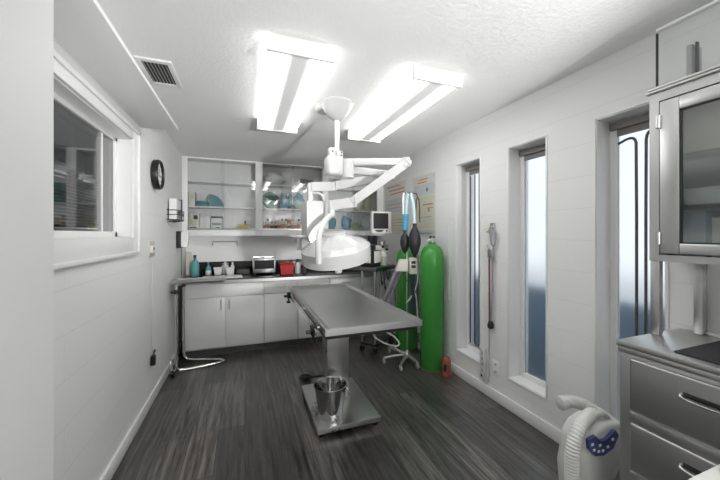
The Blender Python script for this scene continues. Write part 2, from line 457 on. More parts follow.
s = MB()
for yy in (1.35, 1.75, 2.15, 2.42): s.tube([(XL - .16, yy, z0 + .03), (XL - .16, yy, z1 - .02)], .002, 6)
s.build('ladder_cord', 'trim', wf)
# dim room behind that window
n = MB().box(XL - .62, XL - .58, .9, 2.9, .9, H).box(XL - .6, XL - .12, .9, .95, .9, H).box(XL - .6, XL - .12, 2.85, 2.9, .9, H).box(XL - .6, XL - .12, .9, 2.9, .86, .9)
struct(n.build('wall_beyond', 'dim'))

# ledge board above the window
tag(MB().box(XL, -.487, 1.30, 2.745, 2.20, 2.222, .003).build('ledge_shelf', 'trim', loc=(-.61, 2.02, 2.2)),
    'long white ledge board projecting from the left wall above the window', 'shelf')

# ------------------------------------------------------------------ ceiling: lamps, vent, detector
def ceiling_lamp(loc, label, L=1.28):
    o = thing('ceiling_light', label, 'ceiling light', loc, 0, 'fluorescent ceiling lights')
    W = .178; hL = L / 2
    MB().box(-W + .02, W - .02, -hL + .02, hL - .02, -.03, 0, .004).build('body', 'white_metal', o, local=True)
    for sgn in (-1, 1):
        e = MB(); ya, yb = sorted((sgn * hL, sgn * (hL - .022)))
        e.box(-W, W, ya, yb, -.098, -.012, .004).build('end_cap', 'white_metal', o, local=True)
    prof = [(-W + .004, -.02), (-W + .004, -.062), (-W + .02, -.082), (-W + .05, -.09), (W - .05, -.09), (W - .02, -.082), (W - .004, -.062), (W - .004, -.02)]
    MB().prism(prof, -hL + .022, hL - .022).build('lens', 'lens', o, local=True)
    return o
cl = ceiling_lamp((.277, 2.29, H), 'left wraparound fluorescent ceiling light, nearer the air vent', 1.30)
dup(cl, (1.128, 2.29, H), 'right wraparound fluorescent ceiling light, nearer the slot windows')
dup(cl, (.75, -.85, H), 'added wraparound fluorescent ceiling light, unseen behind the camera, for fill')  # extra fixture added out of view to fill the room with light

v = thing('air_vent', 'white ceiling air vent with dark louvre slots beside the ledge board', 'vent', (-.515, 2.315, H))
MB().box(-.612, -.585, 2.14, 2.49, H - .012, H, .003).box(-.447, -.418, 2.14, 2.49, H - .012, H, .003).box(-.585, -.447, 2.14, 2.175, H - .012, H, .003).box(-.585, -.447, 2.455, 2.49, H - .012, H, .003).build('frame', 'white_metal', v)
MB().box(-.585, -.447, 2.175, 2.455, H - .003, H - .001).build('duct', 'black', v)
for i in range(7):
    x = -.575 + i * .0195
    MB().obox((x, 2.315, H - .009), (.007, .28, .0025), (0, .6, 0)).build('slat', 'grey_plastic', v)

# ------------------------------------------------------------------ ceiling-hung surgical light
sl = thing('surgical_light', 'white two-head surgical light hanging on jointed arms from the ceiling', 'surgical light', (.679, 2.368, H))
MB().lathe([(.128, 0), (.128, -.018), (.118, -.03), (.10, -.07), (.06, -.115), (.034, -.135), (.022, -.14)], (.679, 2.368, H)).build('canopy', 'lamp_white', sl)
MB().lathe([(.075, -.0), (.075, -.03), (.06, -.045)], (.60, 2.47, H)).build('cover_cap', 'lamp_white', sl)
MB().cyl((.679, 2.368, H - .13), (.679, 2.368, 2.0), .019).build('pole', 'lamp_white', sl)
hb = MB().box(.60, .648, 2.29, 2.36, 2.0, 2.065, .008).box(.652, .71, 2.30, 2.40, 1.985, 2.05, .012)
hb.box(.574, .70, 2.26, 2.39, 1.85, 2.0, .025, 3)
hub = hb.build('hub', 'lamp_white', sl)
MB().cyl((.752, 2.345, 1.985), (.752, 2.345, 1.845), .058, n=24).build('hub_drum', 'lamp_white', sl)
for xx, yy, zz in ((.695, 2.30, 2.035), (.695, 2.30, 2.01), (.622, 2.291, 2.035)):
    MB().cyl((xx, yy, zz), (xx, yy - .006, zz), .006, n=10).build('screw', 'dark_metal', hub)
# upper arm A and its lamp
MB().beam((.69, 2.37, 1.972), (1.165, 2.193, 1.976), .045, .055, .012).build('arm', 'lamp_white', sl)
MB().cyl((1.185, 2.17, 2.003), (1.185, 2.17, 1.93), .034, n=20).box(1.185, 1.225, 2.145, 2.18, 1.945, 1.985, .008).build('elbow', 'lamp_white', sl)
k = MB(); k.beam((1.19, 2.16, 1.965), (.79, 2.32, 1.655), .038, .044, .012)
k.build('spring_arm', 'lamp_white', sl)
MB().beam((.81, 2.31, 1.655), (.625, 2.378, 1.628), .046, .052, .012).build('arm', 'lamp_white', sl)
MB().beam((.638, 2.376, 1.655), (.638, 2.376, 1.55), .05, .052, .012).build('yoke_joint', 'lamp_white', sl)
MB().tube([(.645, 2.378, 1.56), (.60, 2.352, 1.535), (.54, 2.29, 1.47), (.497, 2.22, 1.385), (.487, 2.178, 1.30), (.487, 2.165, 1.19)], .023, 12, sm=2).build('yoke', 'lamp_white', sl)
ax = Vector((-.10, 0, 1)) + Vector((-.346, -.938, 0)) * .20
ax.normalize()
c = Vector((.683, 2.413, 1.285))
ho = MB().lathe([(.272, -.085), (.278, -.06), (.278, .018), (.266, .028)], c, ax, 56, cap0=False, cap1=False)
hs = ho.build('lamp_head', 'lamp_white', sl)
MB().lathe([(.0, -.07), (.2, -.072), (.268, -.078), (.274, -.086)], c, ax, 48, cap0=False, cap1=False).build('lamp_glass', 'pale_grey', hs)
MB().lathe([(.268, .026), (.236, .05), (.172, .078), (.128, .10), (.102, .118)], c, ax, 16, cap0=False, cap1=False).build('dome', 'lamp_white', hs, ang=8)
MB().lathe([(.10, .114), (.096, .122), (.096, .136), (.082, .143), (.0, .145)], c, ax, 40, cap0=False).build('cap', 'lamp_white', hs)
MB().lathe([(.028, -.20), (.03, -.19), (.026, -.12), (.03, -.08)], c, ax, 20).build('handle', 'pale_grey', hs)
# lower arm B and its small head
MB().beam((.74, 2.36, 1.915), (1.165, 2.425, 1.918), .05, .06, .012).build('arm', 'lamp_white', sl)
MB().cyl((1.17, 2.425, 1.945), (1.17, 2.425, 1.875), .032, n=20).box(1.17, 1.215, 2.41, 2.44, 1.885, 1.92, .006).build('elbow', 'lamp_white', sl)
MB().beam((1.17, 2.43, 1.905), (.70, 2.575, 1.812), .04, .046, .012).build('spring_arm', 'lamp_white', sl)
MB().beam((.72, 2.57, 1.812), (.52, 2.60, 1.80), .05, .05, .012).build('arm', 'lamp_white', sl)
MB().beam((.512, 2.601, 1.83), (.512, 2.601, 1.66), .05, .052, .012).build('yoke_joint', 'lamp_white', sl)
MB().tube([(.53, 2.58, 1.745), (.575, 2.545, 1.742), (.60, 2.515, 1.72), (.607, 2.505, 1.68), (.607, 2.50, 1.56), (.57, 2.53, 1.45)], .011, 10, sm=2).build('cable', 'lamp_white', sl)
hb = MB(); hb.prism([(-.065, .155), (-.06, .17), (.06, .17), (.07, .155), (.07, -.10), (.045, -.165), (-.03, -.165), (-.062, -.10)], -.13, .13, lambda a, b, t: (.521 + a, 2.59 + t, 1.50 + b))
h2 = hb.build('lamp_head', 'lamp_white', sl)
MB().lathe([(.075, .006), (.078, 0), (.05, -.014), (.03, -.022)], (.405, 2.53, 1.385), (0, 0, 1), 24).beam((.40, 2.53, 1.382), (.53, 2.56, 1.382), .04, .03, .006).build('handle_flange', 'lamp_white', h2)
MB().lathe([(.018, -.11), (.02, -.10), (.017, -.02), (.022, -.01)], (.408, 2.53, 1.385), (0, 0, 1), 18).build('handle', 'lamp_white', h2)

# ------------------------------------------------------------------ operating table
tb = thing('operating_table', 'stainless steel surgery table on a pedestal in the middle of the room', 'table', (.70, 2.42, 0))
tp = MB(); x0, x1, y0, y1 = .431, 1.072, 1.745, 3.335
def rect(x0, x1, y0, y1, z): return [tp.bm.verts.new(p) for p in ((x0, y0, z), (x1, y0, z), (x1, y1, z), (x0, y1, z))]
R0 = rect(x0, x1, y0, y1, .812); R1 = rect(x0, x1, y0, y1, .85); R2 = rect(x0 + .012, x1 - .012, y0 + .012, y1 - .012, .853)
R3 = rect(x0 + .04, x1 - .04, y0 + .04, y1 - .04, .838); R4 = rect(x0 + .29, x1 - .29, y0 + .5, y1 - .12, .828)
tp.skin([R0, R1, R2, R3, R4])
tp.build('tabletop', 'table_steel', tb, ang=20)
MB().box(.70, .80, 3.335, 3.375, .815, .845, .004).build('drain_spout', 'table_steel', tb)
MB().box(.61, .79, 2.405, 2.565, .066, .774, .004).build('column', 'steel', tb)
MB().box(.60, .80, 2.395, 2.575, .066, .09, .003).build('collar', 'steel', tb)
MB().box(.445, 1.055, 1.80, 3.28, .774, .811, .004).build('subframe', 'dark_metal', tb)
MB().box(.463, .935, 2.085, 2.755, .028, .066, .005).build('base_plate', 'steel', tb)
for x in (.495, .90):
    for y in (2.12, 2.72): MB().cyl((x, y, 0), (x, y, .03), .02, n=16).build('foot', 'black', tb)
rl = MB().box(.398, .408, 1.86, 3.20, .79, .82, .002)
for y in (1.95, 2.5, 3.12): rl.cyl((.405, y, .805), (.433, y, .805), .008, n=10)
rl.build('side_rail', 'chrome', tb)
for y in (1.935, 3.13):
    kb = MB().box(.383, .42, y - .022, y + .022, .77, .828, .004)
    kb.cyl((.40, y, .77), (.40, y, .735), .008, n=10).cyl((.40, y, .74), (.40, y, .722), .02, n=14).cyl((.385, y, .79), (.355, y, .79), .012, n=12)
    kb.build('clamp', 'black', tb)
MB().tube([(.66, 2.57, .21), (.655, 2.66, .17), (.60, 2.87, .07), (.57, 2.95, .04)], .010, 8, sm=1).build('pedal_arm', 'dark_metal', tb)
MB().tube([(.54 + .05 * math.cos(t * PI / 6), 2.99 + .04 * math.sin(t * PI / 6), .026) for t in range(12)], .013, 8, closed=True).box(.52, .56, 2.94, 3.0, .012, .03, .005).build('foot_pedal', 'black', tb)

bk = thing('bucket', 'polished steel bucket standing on the base plate of the surgery table', 'bucket', (.588, 2.225, .0665))
MB().lathe([(.078, .0), (.086, .004), (.098, .08), (.118, .225), (.124, .228), (.124, .234), (.116, .234), (.112, .22), (.094, .08), (.08, .012), (.0, .010)], (.588, 2.225, .0665), n=44).build('pail', 'bucket_steel', bk)
MB().tube([(.70, 2.20, .268), (.713, 2.19, .25), (.716, 2.185, .215), (.706, 2.187, .205), (.70, 2.195, .23)], .004, 8, sm=2).build('bail', 'chrome', bk)
MB().box(.575, .60, 2.128, 2.14, .07, .085, .003).build('foot_tab', 'chrome', bk)

# ------------------------------------------------------------------ lower cabinets
CF = 3.91
def base_unit(x0, x1, label, kind):
    o = thing('base_cabinet', label, 'cabinet', ((x0 + x1) / 2, 4.25, 0), 0, 'white base cabinets under the back counter')
    MB().box(x0 + .001, x1 - .001, CF + .02, YB - .005, .085, .835, .002).build('carcass', 'laminate', o)
    MB().box(x0 + .001, x1 - .001, CF + .06, YB - .005, 0, .085).build('toe_kick', 'toe', o)
    xm = (x0 + x1) / 2; g = .004
    if kind == 'two':
        MB().box(x0 + g, x1 - g, CF, CF + .02, .685, .83, .003).build('false_front', 'laminate', o)
        rng = [(x0 + g, xm - g / 2, xm - .045), (xm + g / 2, x1 - g, xm + .04)]
    else:
        d = MB().box(x0 + g, x1 - g, CF, CF + .02, .685, .83, .003).build('drawer', 'laminate', o)
        MB().tube([(xm - .06, CF, .765), (xm - .06, CF - .022, .765), (xm + .06, CF - .022, .765), (xm + .06, CF, .765)], .005, 8).build('handle', 'dull_chrome', d)
        rng = [(x0 + g, x1 - g, x1 - .05)]
    for a, b, hx in rng:
        d = MB().box(a, b, CF, CF + .02, .105, .675, .003).build('door', 'laminate', o)
        MB().tube([(hx, CF, .645), (hx, CF - .022, .645), (hx, CF - .022, .535), (hx, CF, .535)], .005, 8).build('handle', 'dull_chrome', d)
base_unit(-.644, .209, 'white two-door base cabinet at the left end of the counter', 'two')
base_unit(.209, .615, 'white one-drawer base cabinet under the steel sterilizer and red box', 'one')
base_unit(.615, 1.02, 'white one-drawer base cabinet behind the far end of the surgery table', 'one')
base_unit(1.02, 1.46, 'white one-drawer base cabinet just left of the anesthesia trolley', 'one')
base_unit(1.46, 1.96, 'white two-door base cabinet in the back right corner behind the tanks', 'two')
tp = thing('countertop', 'long black counter with low black backsplash along the back wall', 'counter', (.65, 4.25, .838))
MB().box(-.70, 1.962, CF - .025, YB - .004, .836, .877, .004).build('worktop', 'counter', tp)
MB().box(-.70, 1.962, YB - .024, YB - .004, .878, 1.03, .003).build('backsplash', 'counter', tp)
MB().box(-.70, 1.962, CF - .029, CF - .0255, .838, .874).build('edge_strip', 'dull_chrome', tp)

# ------------------------------------------------------------------ wall cabinets
UF = 4.333
uc = thing('wall_cabinet', 'long white open-front wall cabinet with sliding glass doors above the counter', 'cabinet', (.62, 4.47, 1.38))
f = MB()
for a, b in ((XL + .002, -.672), (.124, .212), (1.028, 1.116), (1.875, XR - .002)): f.box(a, b, UF, UF + .02, 1.384, 2.366, .002)
for a, b in ((-.672, .124), (.212, 1.028), (1.116, 1.875)):
    f.box(a, b, UF, UF + .02, 2.344, 2.366, .002).box(a, b, UF, UF + .02, 1.38, 1.466, .002)
f.build('face_frame', 'cabinet', uc)
f = MB().box(XL + .002, XL + .02, UF + .02, YB - .003, 1.44, 2.358).box(XR - .02, XR - .002, UF + .02, YB - .003, 1.44, 2.358)
for x in (.168, 1.072): f.box(x - .01, x + .01, UF + .045, YB - .012, 1.467, 2.355)
f.box(XL + .02, XR - .02, YB - .012, YB - .003, 1.44, 2.355)
f.build('carcass', 'cabinet', uc)
for z in (1.466, 1.757, 2.078):
    for a, b in ((XL + .021, .157), (.179, 1.061), (1.083, XR - .021)):
        MB().box(a, b, UF + .045, YB - .013, z - .018, z, .002).build('shelf', 'cabinet', uc)
MB().box(-.67, 1.87, UF - .012, UF, 1.455, 1.475, .002).build('door_track', 'dull_chrome', uc)
for a, b in ((-.672, .124), (.212, 1.028), (1.116, 1.875)):
    m_ = (a + b) / 2
    MB().box(a, m_ + .02, UF + .022, UF + .026, 1.467, 2.344).build('glass_door', 'glass', uc)
    MB().box(m_ - .02, b, UF + .030, UF + .034, 1.467, 2.344).build('glass_door', 'glass', uc)
tr = thing('towel_bar', 'short metal towel bar under the left bay of the wall cabinet', 'towel bar', (-.245, YB, 1.29))
MB().tube([(-.41, YB, 1.25), (-.41, YB - .06, 1.26), (-.41, YB - .07, 1.30), (-.10, YB - .07, 1.30), (-.10, YB - .06, 1.26), (-.10, YB, 1.25)], .006, 8).build('bar', 'dull_chrome', tr)

def carton(name, label, cat, x0, x1, y0, y1, z, hgt, m, lid=None, prints=(), group=None):
    o = thing(name, label, cat, ((x0 + x1) / 2, (y0 + y1) / 2, z), 0, group)
    top = z + hgt
    MB().box(x0, x1, y0, y1, z, top if not lid else top - .02, .003).build('body', m, o)
    if lid: MB().box(x0 - .002, x1 + .002, y0 - .002, y1 + .002, top - .02, top, .003).build('lid', lid, o)
    for (a, b, c_, d, mm) in prints:
        MB().box(x0 + a * (x1 - x0), x0 + b * (x1 - x0), y0 - .0015, y0, z + c_ * hgt, z + d * hgt).build('printed_label', mm, o)
    return o
S1, S2, S3 = 1.4665, 1.7575, 2.0785
# left bay
carton('supply_box', 'tall narrow cream box standing beside teal towels on the left bay middle shelf', 'box', -.672, -.598, 4.40, 4.54, S2, .18, 'cream', None, [(.3, .75, .45, .8, 'beige')])
o = thing('folded_towel', 'teal towel folded flat on the middle shelf, next to a narrow cream box', 'towel', (-.49, 4.47, S2), 0)
MB().box(-.592, -.44, 4.40, 4.54, S2, S2 + .035, .016, 3).build('lower_fold', 'teal_cloth', o)
MB().box(-.587, -.445, 4.405, 4.535, S2 + .034, S2 + .07, .016, 3).build('upper_fold', 'teal_cloth', o)
o = MB().prism([(.0, 0), (.172, 0), (.165, .04), (.14, .09), (.10, .13), (.05, .152), (.0, .158)], 4.40, 4.54, lambda a, b, t: (-.437 + a, t, S2 + b)).build('cap_pouch', 'teal_cloth', loc=(-.36, 4.47, S2))
tag(o, 'curved teal cloth pouch standing at the right of the teal towel in the left bay', 'pouch')
o = thing('small_bottle', 'tiny white bottle alone at the right end of the left bay middle shelf', 'bottle', (.09, 4.45, S2))
MB().lathe([(.018, 0), (.018, .045), (.009, .052)], (.09, 4.45, S2), n=16).build('body', 'white_plastic', o)
MB().cyl((.09, 4.45, S2 + .052), (.09, 4.45, S2 + .07), .011, n=14).build('cap', 'white_plastic', o)
carton('supply_box', 'cream box with dark printed square at the left end of the bottom shelf', 'box', -.672, -.556, 4.40, 4.54, S1, .205, 'cream', None, [(.5, .9, .6, .85, 'label'), (.12, .8, .06, .14, 'label'), (.15, .4, .3, .6, 'beige')])
carton('supply_box', 'plain white box between two printed boxes on the left bay bottom shelf', 'box', -.548, -.424, 4.40, 4.55, S1, .165, 'paper')
carton('supply_box', 'white box with a black lid and blue print on the left bay bottom shelf', 'box', -.416, -.285, 4.40, 4.54, S1, .165, 'paper', 'black', [(.08, .9, .3, .5, 'bluegrey'), (.4, .8, .1, .16, 'label')])
carton('small_carton', 'low yellow carton near the right end of the left bay bottom shelf', 'box', -.075, .04, 4.42, 4.52, S1, .062, 'yellow')
o = thing('figurine', 'small grey dropper bottle behind the yellow carton in the left bay', 'bottle', (-.005, 4.56, S1)); o.name = 'dropper_bottle'
INV['dropper_bottle'] = INV.get('figurine')
MB().lathe([(.02, 0), (.02, .07), (.008, .08)], (-.005, 4.56, S1), n=14).build('body', 'grey_plastic', o)
MB().lathe([(.009, .08), (.009, .10), (.003, .125)], (-.005, 4.56, S1), n=12).build('dropper', 'dark_metal', o)
# middle bay
def soft(name, label, cat, c, r, m, seed):
    o = MB().blob((c[0], c[1], c[2] + r[2]), r, seed).build(name, m, loc=c, ang=60)
    return tag(o, label, cat)
soft('cloth_bundle', 'crumpled white cloth bundle on the top shelf of the middle bay', 'cloth', (.385, 4.49, S3), (.145, .065, .09), 'white_cloth', 3)
soft('cloth_bundle', 'smaller grey cloth bundle on the middle bay top shelf, behind the white lamp arm', 'cloth', (.82, 4.49, S3), (.12, .06, .06), 'grey_cloth', 5)
o = thing('bandage_bag', 'round dark green wrapped pack at the left end of the middle bay middle shelf', 'pack', (.325, 4.47, S2))
MB().lathe([(.10, -.055), (.112, -.04), (.112, .04), (.10, .055)], (.325, 4.47, S2 + .1125), (.1, 1, 0), 36).build('roll', 'green_cloth', o)
MB().tube([(.23, 4.405, S2 + .13), (.29, 4.398, S2 + .09), (.36, 4.398, S2 + .12), (.41, 4.405, S2 + .10)], .012, 8, sm=1).build('strap', 'rubber', o)
soft('wrapped_pack', 'pale blue plastic-wrapped pack right of the green roll on the middle shelf', 'pack', (.505, 4.47, S2), (.06, .055, .115), 'blue_bag', 8)
soft('wrapped_pack', 'dark teal wrapped pack between two paler packs on the middle shelf', 'pack', (.60, 4.53, S2), (.035, .05, .12), 'teal_cloth', 9)
soft('wrapped_pack', 'low pale grey-green wrapped pack at the right of the middle bay middle shelf', 'pack', (.72, 4.46, S2), (.085, .055, .06), 'pale_bag', 12)
soft('wrapped_pack', 'blue wrapped pack stacked up behind the pale grey-green pack', 'pack', (.73, 4.557, S2), (.09, .034, .12), 'blue_bag', 14)
ords = ['first', 'second', 'third', 'fourth', 'fifth', 'sixth', 'seventh', 'eighth', 'ninth', 'tenth', 'eleventh', 'twelfth']
j0 = None
caps = ['white_plastic', 'orange_label', 'dark_metal']
xs = [.245 + .047 * i for i in range(11)]
kinds = {}
for i, x in enumerate(xs):
    q = (i * 2 + i // 3) % 3
    r, hgt = ((.0215, .125), (.0225, .105), (.020, .15))[q]
    y = 4.43 + .03 * ((i * 5) % 3) / 2
    lab = '%s medicine bottle from the left in the middle bay bottom row' % ords[i]
    if q not in kinds:
        o = thing('medicine_bottle', lab, 'bottle', (x, y, S1), 0, 'medicine bottles in a row on the bottom shelf')
        MB().lathe([(r, 0), (r, hgt * .72), (r * .55, hgt * .82)], (0, 0, 0), n=16).build('body', 'jar', o, local=True)
        MB().cyl((0, 0, hgt * .82), (0, 0, hgt), r * .66, n=14).build('cap', caps[q], o, local=True)
        MB().lathe([(r + .0006, hgt * .18), (r + .0006, hgt * .5)], (0, 0, 0), n=16, cap0=False, cap1=False).build('printed_label', ('orange_label', 'label', 'orange_label')[q], o, local=True)
        kinds[q] = o
    else: dup(kinds[q], (x, y, S1), lab)
o = thing('spool', 'brown round tub standing above the row of medicine bottles, near the lamp head', 'tub', (.60, 4.545, S1))
o.name = 'round_tub'; INV['round_tub'] = INV['spool']
MB().lathe([(.05, 0), (.055, .11), (.058, .115), (.058, .13), (.05, .133)], (.60, 4.545, S1), n=26).build('body', 'orange_label', o)
MB().lathe([(.059, .134), (.059, .15), (.05, .155)], (.60, 4.545, S1), n=26).build('lid', 'cream', o)
o = thing('instrument_rack', 'black pronged rack beside the row of medicine bottles in the middle bay', 'rack', (.84, 4.49, S1))
r_ = MB().box(.79, .97, 4.45, 4.53, S1, S1 + .02, .004).box(.80, .815, 4.45, 4.53, S1 + .02, S1 + .19, .003)
r_.build('stand', 'black', o)
for z in (.09, .13, .17): MB().tube([(.81, 4.48, S1 + z), (.74, 4.45, S1 + z + .008)], .009, 8).build('prong', 'black', o)
# right bay
soft('cloth_bundle', 'folded grey cloth lying at the left of the right bay middle shelf', 'cloth', (1.29, 4.48, S2), (.12, .06, .075), 'grey_cloth', 21)
soft('cloth_bundle', 'dull grey cloth heap on the right bay top shelf behind the lamp arms', 'cloth', (1.36, 4.48, S3), (.17, .065, .07), 'grey_cloth', 27)
soft('wrapped_pack', 'olive and cream wrapped pack at the right bay middle shelf, left of its pair', 'pack', (1.625, 4.47, S2), (.075, .06, .15), 'olive_bag', 23)
soft('wrapped_pack', 'taller olive wrapped pack at the far right end of the right bay middle shelf', 'pack', (1.775, 4.48, S2), (.07, .06, .18), 'olive_bag', 25)
soft('wrapped_pack', 'pale teal wrapped pack at the left of the right bay bottom shelf', 'pack', (1.20, 4.47, S1), (.07, .055, .10), 'teal_cloth', 31)
soft('wrapped_pack', 'bright blue wrapped pack in the middle of the right bay bottom shelf', 'pack', (1.46, 4.545, S1), (.08, .04, .105), 'blue_bag', 33)
soft('wrapped_pack', 'low cream wrapped pack in front of the blue pack on the right bay bottom shelf', 'pack', (1.57, 4.435, S1), (.08, .038, .055), 'olive_bag', 35)
soft('wrapped_pack', 'pale wrapped pack behind the monitor on the right bay bottom shelf', 'pack', (1.74, 4.48, S1), (.075, .055, .10), 'pale_bag', 37)

# ------------------------------------------------------------------ things on the counter
CZ = .8775
o = thing('spray_bottle', 'tall teal spray bottle at the left end of the counter', 'bottle', (-.585, 4.30, CZ))
MB().lathe([(.043, 0), (.046, .01), (.046, .15), (.035, .19), (.016, .215), (.014, .225)], (-.585, 4.30, CZ), n=24).build('body', 'teal', o)
MB().cyl((-.585, 4.30, CZ + .222), (-.585, 4.30, CZ + .245), .016, n=16).box(-.60, -.57, 4.255, 4.325, CZ + .243, CZ + .268, .005).box(-.588, -.582, 4.262, 4.27, CZ + .20, CZ + .245).build('trigger_head', 'darkhose', o)
o = tag(MB().obox((-.667, 4.40, CZ + .1515), (.062, .02, .30), (0, .0, 0), .003).build('board', 'beige', loc=(-.667, 4.40, CZ)), 'upright beige board against the left wall, behind the teal spray bottle', 'board')
o.name = 'leaning_board'
o = thing('pump_bottle', 'small teal and white pump bottle on the counter, left of the white bins', 'bottle', (-.452, 4.46, CZ))
MB().lathe([(.033, 0), (.035, .01), (.035, .05), (.03, .056)], (-.452, 4.46, CZ), n=20).build('body', 'white_plastic', o)
MB().lathe([(.032, .056), (.03, .09), (.014, .11), (.012, .125)], (-.452, 4.46, CZ), n=20).build('shoulder', 'teal', o)
MB().cyl((-.452, 4.46, CZ + .125), (-.452, 4.46, CZ + .15), .006, n=10).box(-.463, -.441, 4.42, 4.47, CZ + .15, CZ + .162, .003).build('pump', 'teal', o)
def bin_(label, cx, cy):
    o = thing('storage_bin', label, 'bin', (cx, cy, CZ), 0, 'white open bins on the counter')
    m = MB(); A = [(cx - .045, cy - .04), (cx + .045, cy - .04), (cx + .045, cy + .04), (cx - .045, cy + .04)]
    def lv(k, z): return [m.bm.verts.new((cx + (x - cx) * k, cy + (y - cy) * k, CZ + z)) for x, y in A]
    m.skin([lv(.82, 0), lv(1.05, .085), lv(1.15, .085), lv(1.15, .092), lv(1.0, .092), lv(.76, .006)])
    m.build('tub', 'white_plastic', o); return o
bin_('white open bin on the counter between the pump bottle and the clear jar', -.335, 4.42)
bin_('white open bin on the counter, left of the black shallow tray', -.185, 4.36)
o = thing('lidded_jar', 'grey lidded jar on the counter between two white bins', 'jar', (-.255, 4.52, CZ))
MB().lathe([(.042, 0), (.045, .01), (.045, .10), (.035, .115)], (-.255, 4.52, CZ), n=22).build('body', 'pale_grey', o)
MB().lathe([(.04, .115), (.04, .135), (.012, .145), (.012, .158)], (-.255, 4.52, CZ), n=20).build('lid', 'steel', o)
o = thing('small_bottle', 'slim white bottle behind the right white bin on the counter', 'bottle', (-.165, 4.53, CZ))
MB().lathe([(.022, 0), (.022, .10), (.01, .115)], (-.165, 4.53, CZ), n=16).build('body', 'white_plastic', o)
MB().cyl((-.165, 4.53, CZ + .115), (-.165, 4.53, CZ + .145), .012, n=12).build('cap', 'white_plastic', o)
o = thing('shallow_tray', 'black shallow tray on the counter just left of the steel sterilizer', 'tray', (-.03, 4.42, CZ))
MB().box(-.11, .05, 4.34, 4.50, CZ, CZ + .02, .004).build('base', 'black', o)
MB().box(-.11, .05, 4.34, 4.35, CZ + .02, CZ + .06).box(-.11, .05, 4.49, 4.50, CZ + .02, CZ + .06).box(-.11, -.10, 4.35, 4.49, CZ + .02, CZ + .06).box(.04, .05, 4.35, 4.49, CZ + .02, CZ + .06).build('rim', 'dark_metal', o)
o = tag(MB().obox((-.26, 4.12, CZ + .005), (.44, .22, .01), (0, 0, .06), .002).build('drape', 'paper', loc=(-.26, 4.12, CZ)), 'folded white paper drape on the counter behind the steel instrument tray', 'paper')
o.name = 'paper_drape'
o = thing('sterilizer', 'steel box sterilizer with a black front window on the counter', 'sterilizer', (.225, 4.2, CZ))
m = MB().box(.085, .365, 4.12, 4.40, CZ + .03, CZ + .225, .012)
m.build('housing', 'steel', o)
MB().box(.105, .345, 4.112, 4.1195, CZ + .085, CZ + .195, .002).build('window', 'screen', o)
MB().tube([(.095, 4.12, CZ + .235), (.095, 4.09, CZ + .235), (.355, 4.09, CZ + .235), (.355, 4.12, CZ + .235)], .008, 8).tube([(.095, 4.12, CZ + .235), (.095, 4.12, CZ + .2)], .008, 8).tube([(.355, 4.12, CZ + .235), (.355, 4.12, CZ + .2)], .008, 8).build('handle', 'chrome', o)
for x in (.11, .34):
    for y in (4.15, 4.37): MB().cyl((x, y, CZ), (x, y, CZ + .032), .014, n=12).build('foot', 'black', o)
o = thing('sharps_box', 'bright red plastic box on the counter right of the sterilizer', 'box', (.51, 4.2, CZ))
MB().prism([(-.075, 0), (.075, 0), (.09, .12), (-.09, .12)], 4.13, 4.27, lambda a, b, t: (.51 + a, t, CZ + b)).build('body', 'red', o)
MB().box(.415, .605, 4.125, 4.275, CZ + .12, CZ + .142, .006).box(.47, .55, 4.16, 4.24, CZ + .142, CZ + .152, .003).build('lid', 'red', o)
o = thing('bottle', 'grey wash bottle with black cap on the counter right of the red box', 'bottle', (.66, 4.22, CZ)); o.name = 'wash_bottle'; INV['wash_bottle'] = INV['bottle']
MB().lathe([(.034, 0), (.036, .01), (.036, .11), (.014, .15)], (.66, 4.22, CZ), n=20).build('body', 'pale_grey', o)
MB().cyl((.66, 4.22, CZ + .15), (.66, 4.22, CZ + .19), .018, n=14).build('cap', 'black', o)
o = thing('bottle', 'small dark bottle on the counter under the round lamp head', 'bottle', (.745, 4.18, CZ)); o.name = 'dark_bottle'; INV['dark_bottle'] = INV['bottle']
MB().lathe([(.026, 0), (.028, .01), (.028, .11), (.012, .13)], (.745, 4.18, CZ), n=18).build('body', 'label', o)
MB().cyl((.745, 4.18, CZ + .13), (.745, 4.18, CZ + .165), .014, n=12).build('cap', 'black', o)

# ------------------------------------------------------------------ instrument stand (far left)
ms = thing('instrument_stand', 'chrome tube instrument stand with a steel tray in the far left corner', 'stand', (-.45, 3.68, 0))
MB().tube([(-.655, 3.575, .90), (-.655, 3.575, .10), (-.648, 3.578, .035), (-.60, 3.585, .022), (-.34, 3.63, .022), (-.25, 3.655, .022), (-.215, 3.70, .022), (-.25, 3.745, .022), (-.34, 3.775, .022), (-.58, 3.838, .03), (-.62, 3.848, .05), (-.634, 3.85, .12), (-.634, 3.85, .90)], .014, 12, sm=2).build('frame', 'chrome', ms)
t_ = MB(); A = [(-.705, 3.53), (-.205, 3.53), (-.205, 3.865), (-.705, 3.865)]
cx, cy = -.455, 3.70
def lv(k, z): return [t_.bm.verts.new((cx + (x - cx) * (1 - k / .25), cy + (y - cy) * (1 - k / .17), z)) for x, y in A]
t_.skin([lv(.012, .898), lv(0, .918), lv(-.006, .920), lv(.004, .922), lv(.016, .903)])
t_.build('tray', 'steel', ms)
MB().cyl((-.655, 3.575, .84), (-.655, 3.575, .80), .022, n=14).cyl((-.655, 3.575, .82), (-.70, 3.555, .82), .012, n=10).build('clamp', 'black', ms)
MB().cyl((-.634, 3.85, .86), (-.634, 3.85, .83), .02, n=14).build('clamp', 'black', ms)
MB().tube([(-.685, 3.50 + .05 * math.cos(i * PI / 7), .10 + .075 * math.sin(i * PI / 7)) for i in range(14)], .007, 8, closed=True).build('foot_ring', 'chrome', ms)
MB().cyl((-.665, 3.52, .024), (-.69, 3.52, .024), .024, n=16).build('caster', 'black', ms)
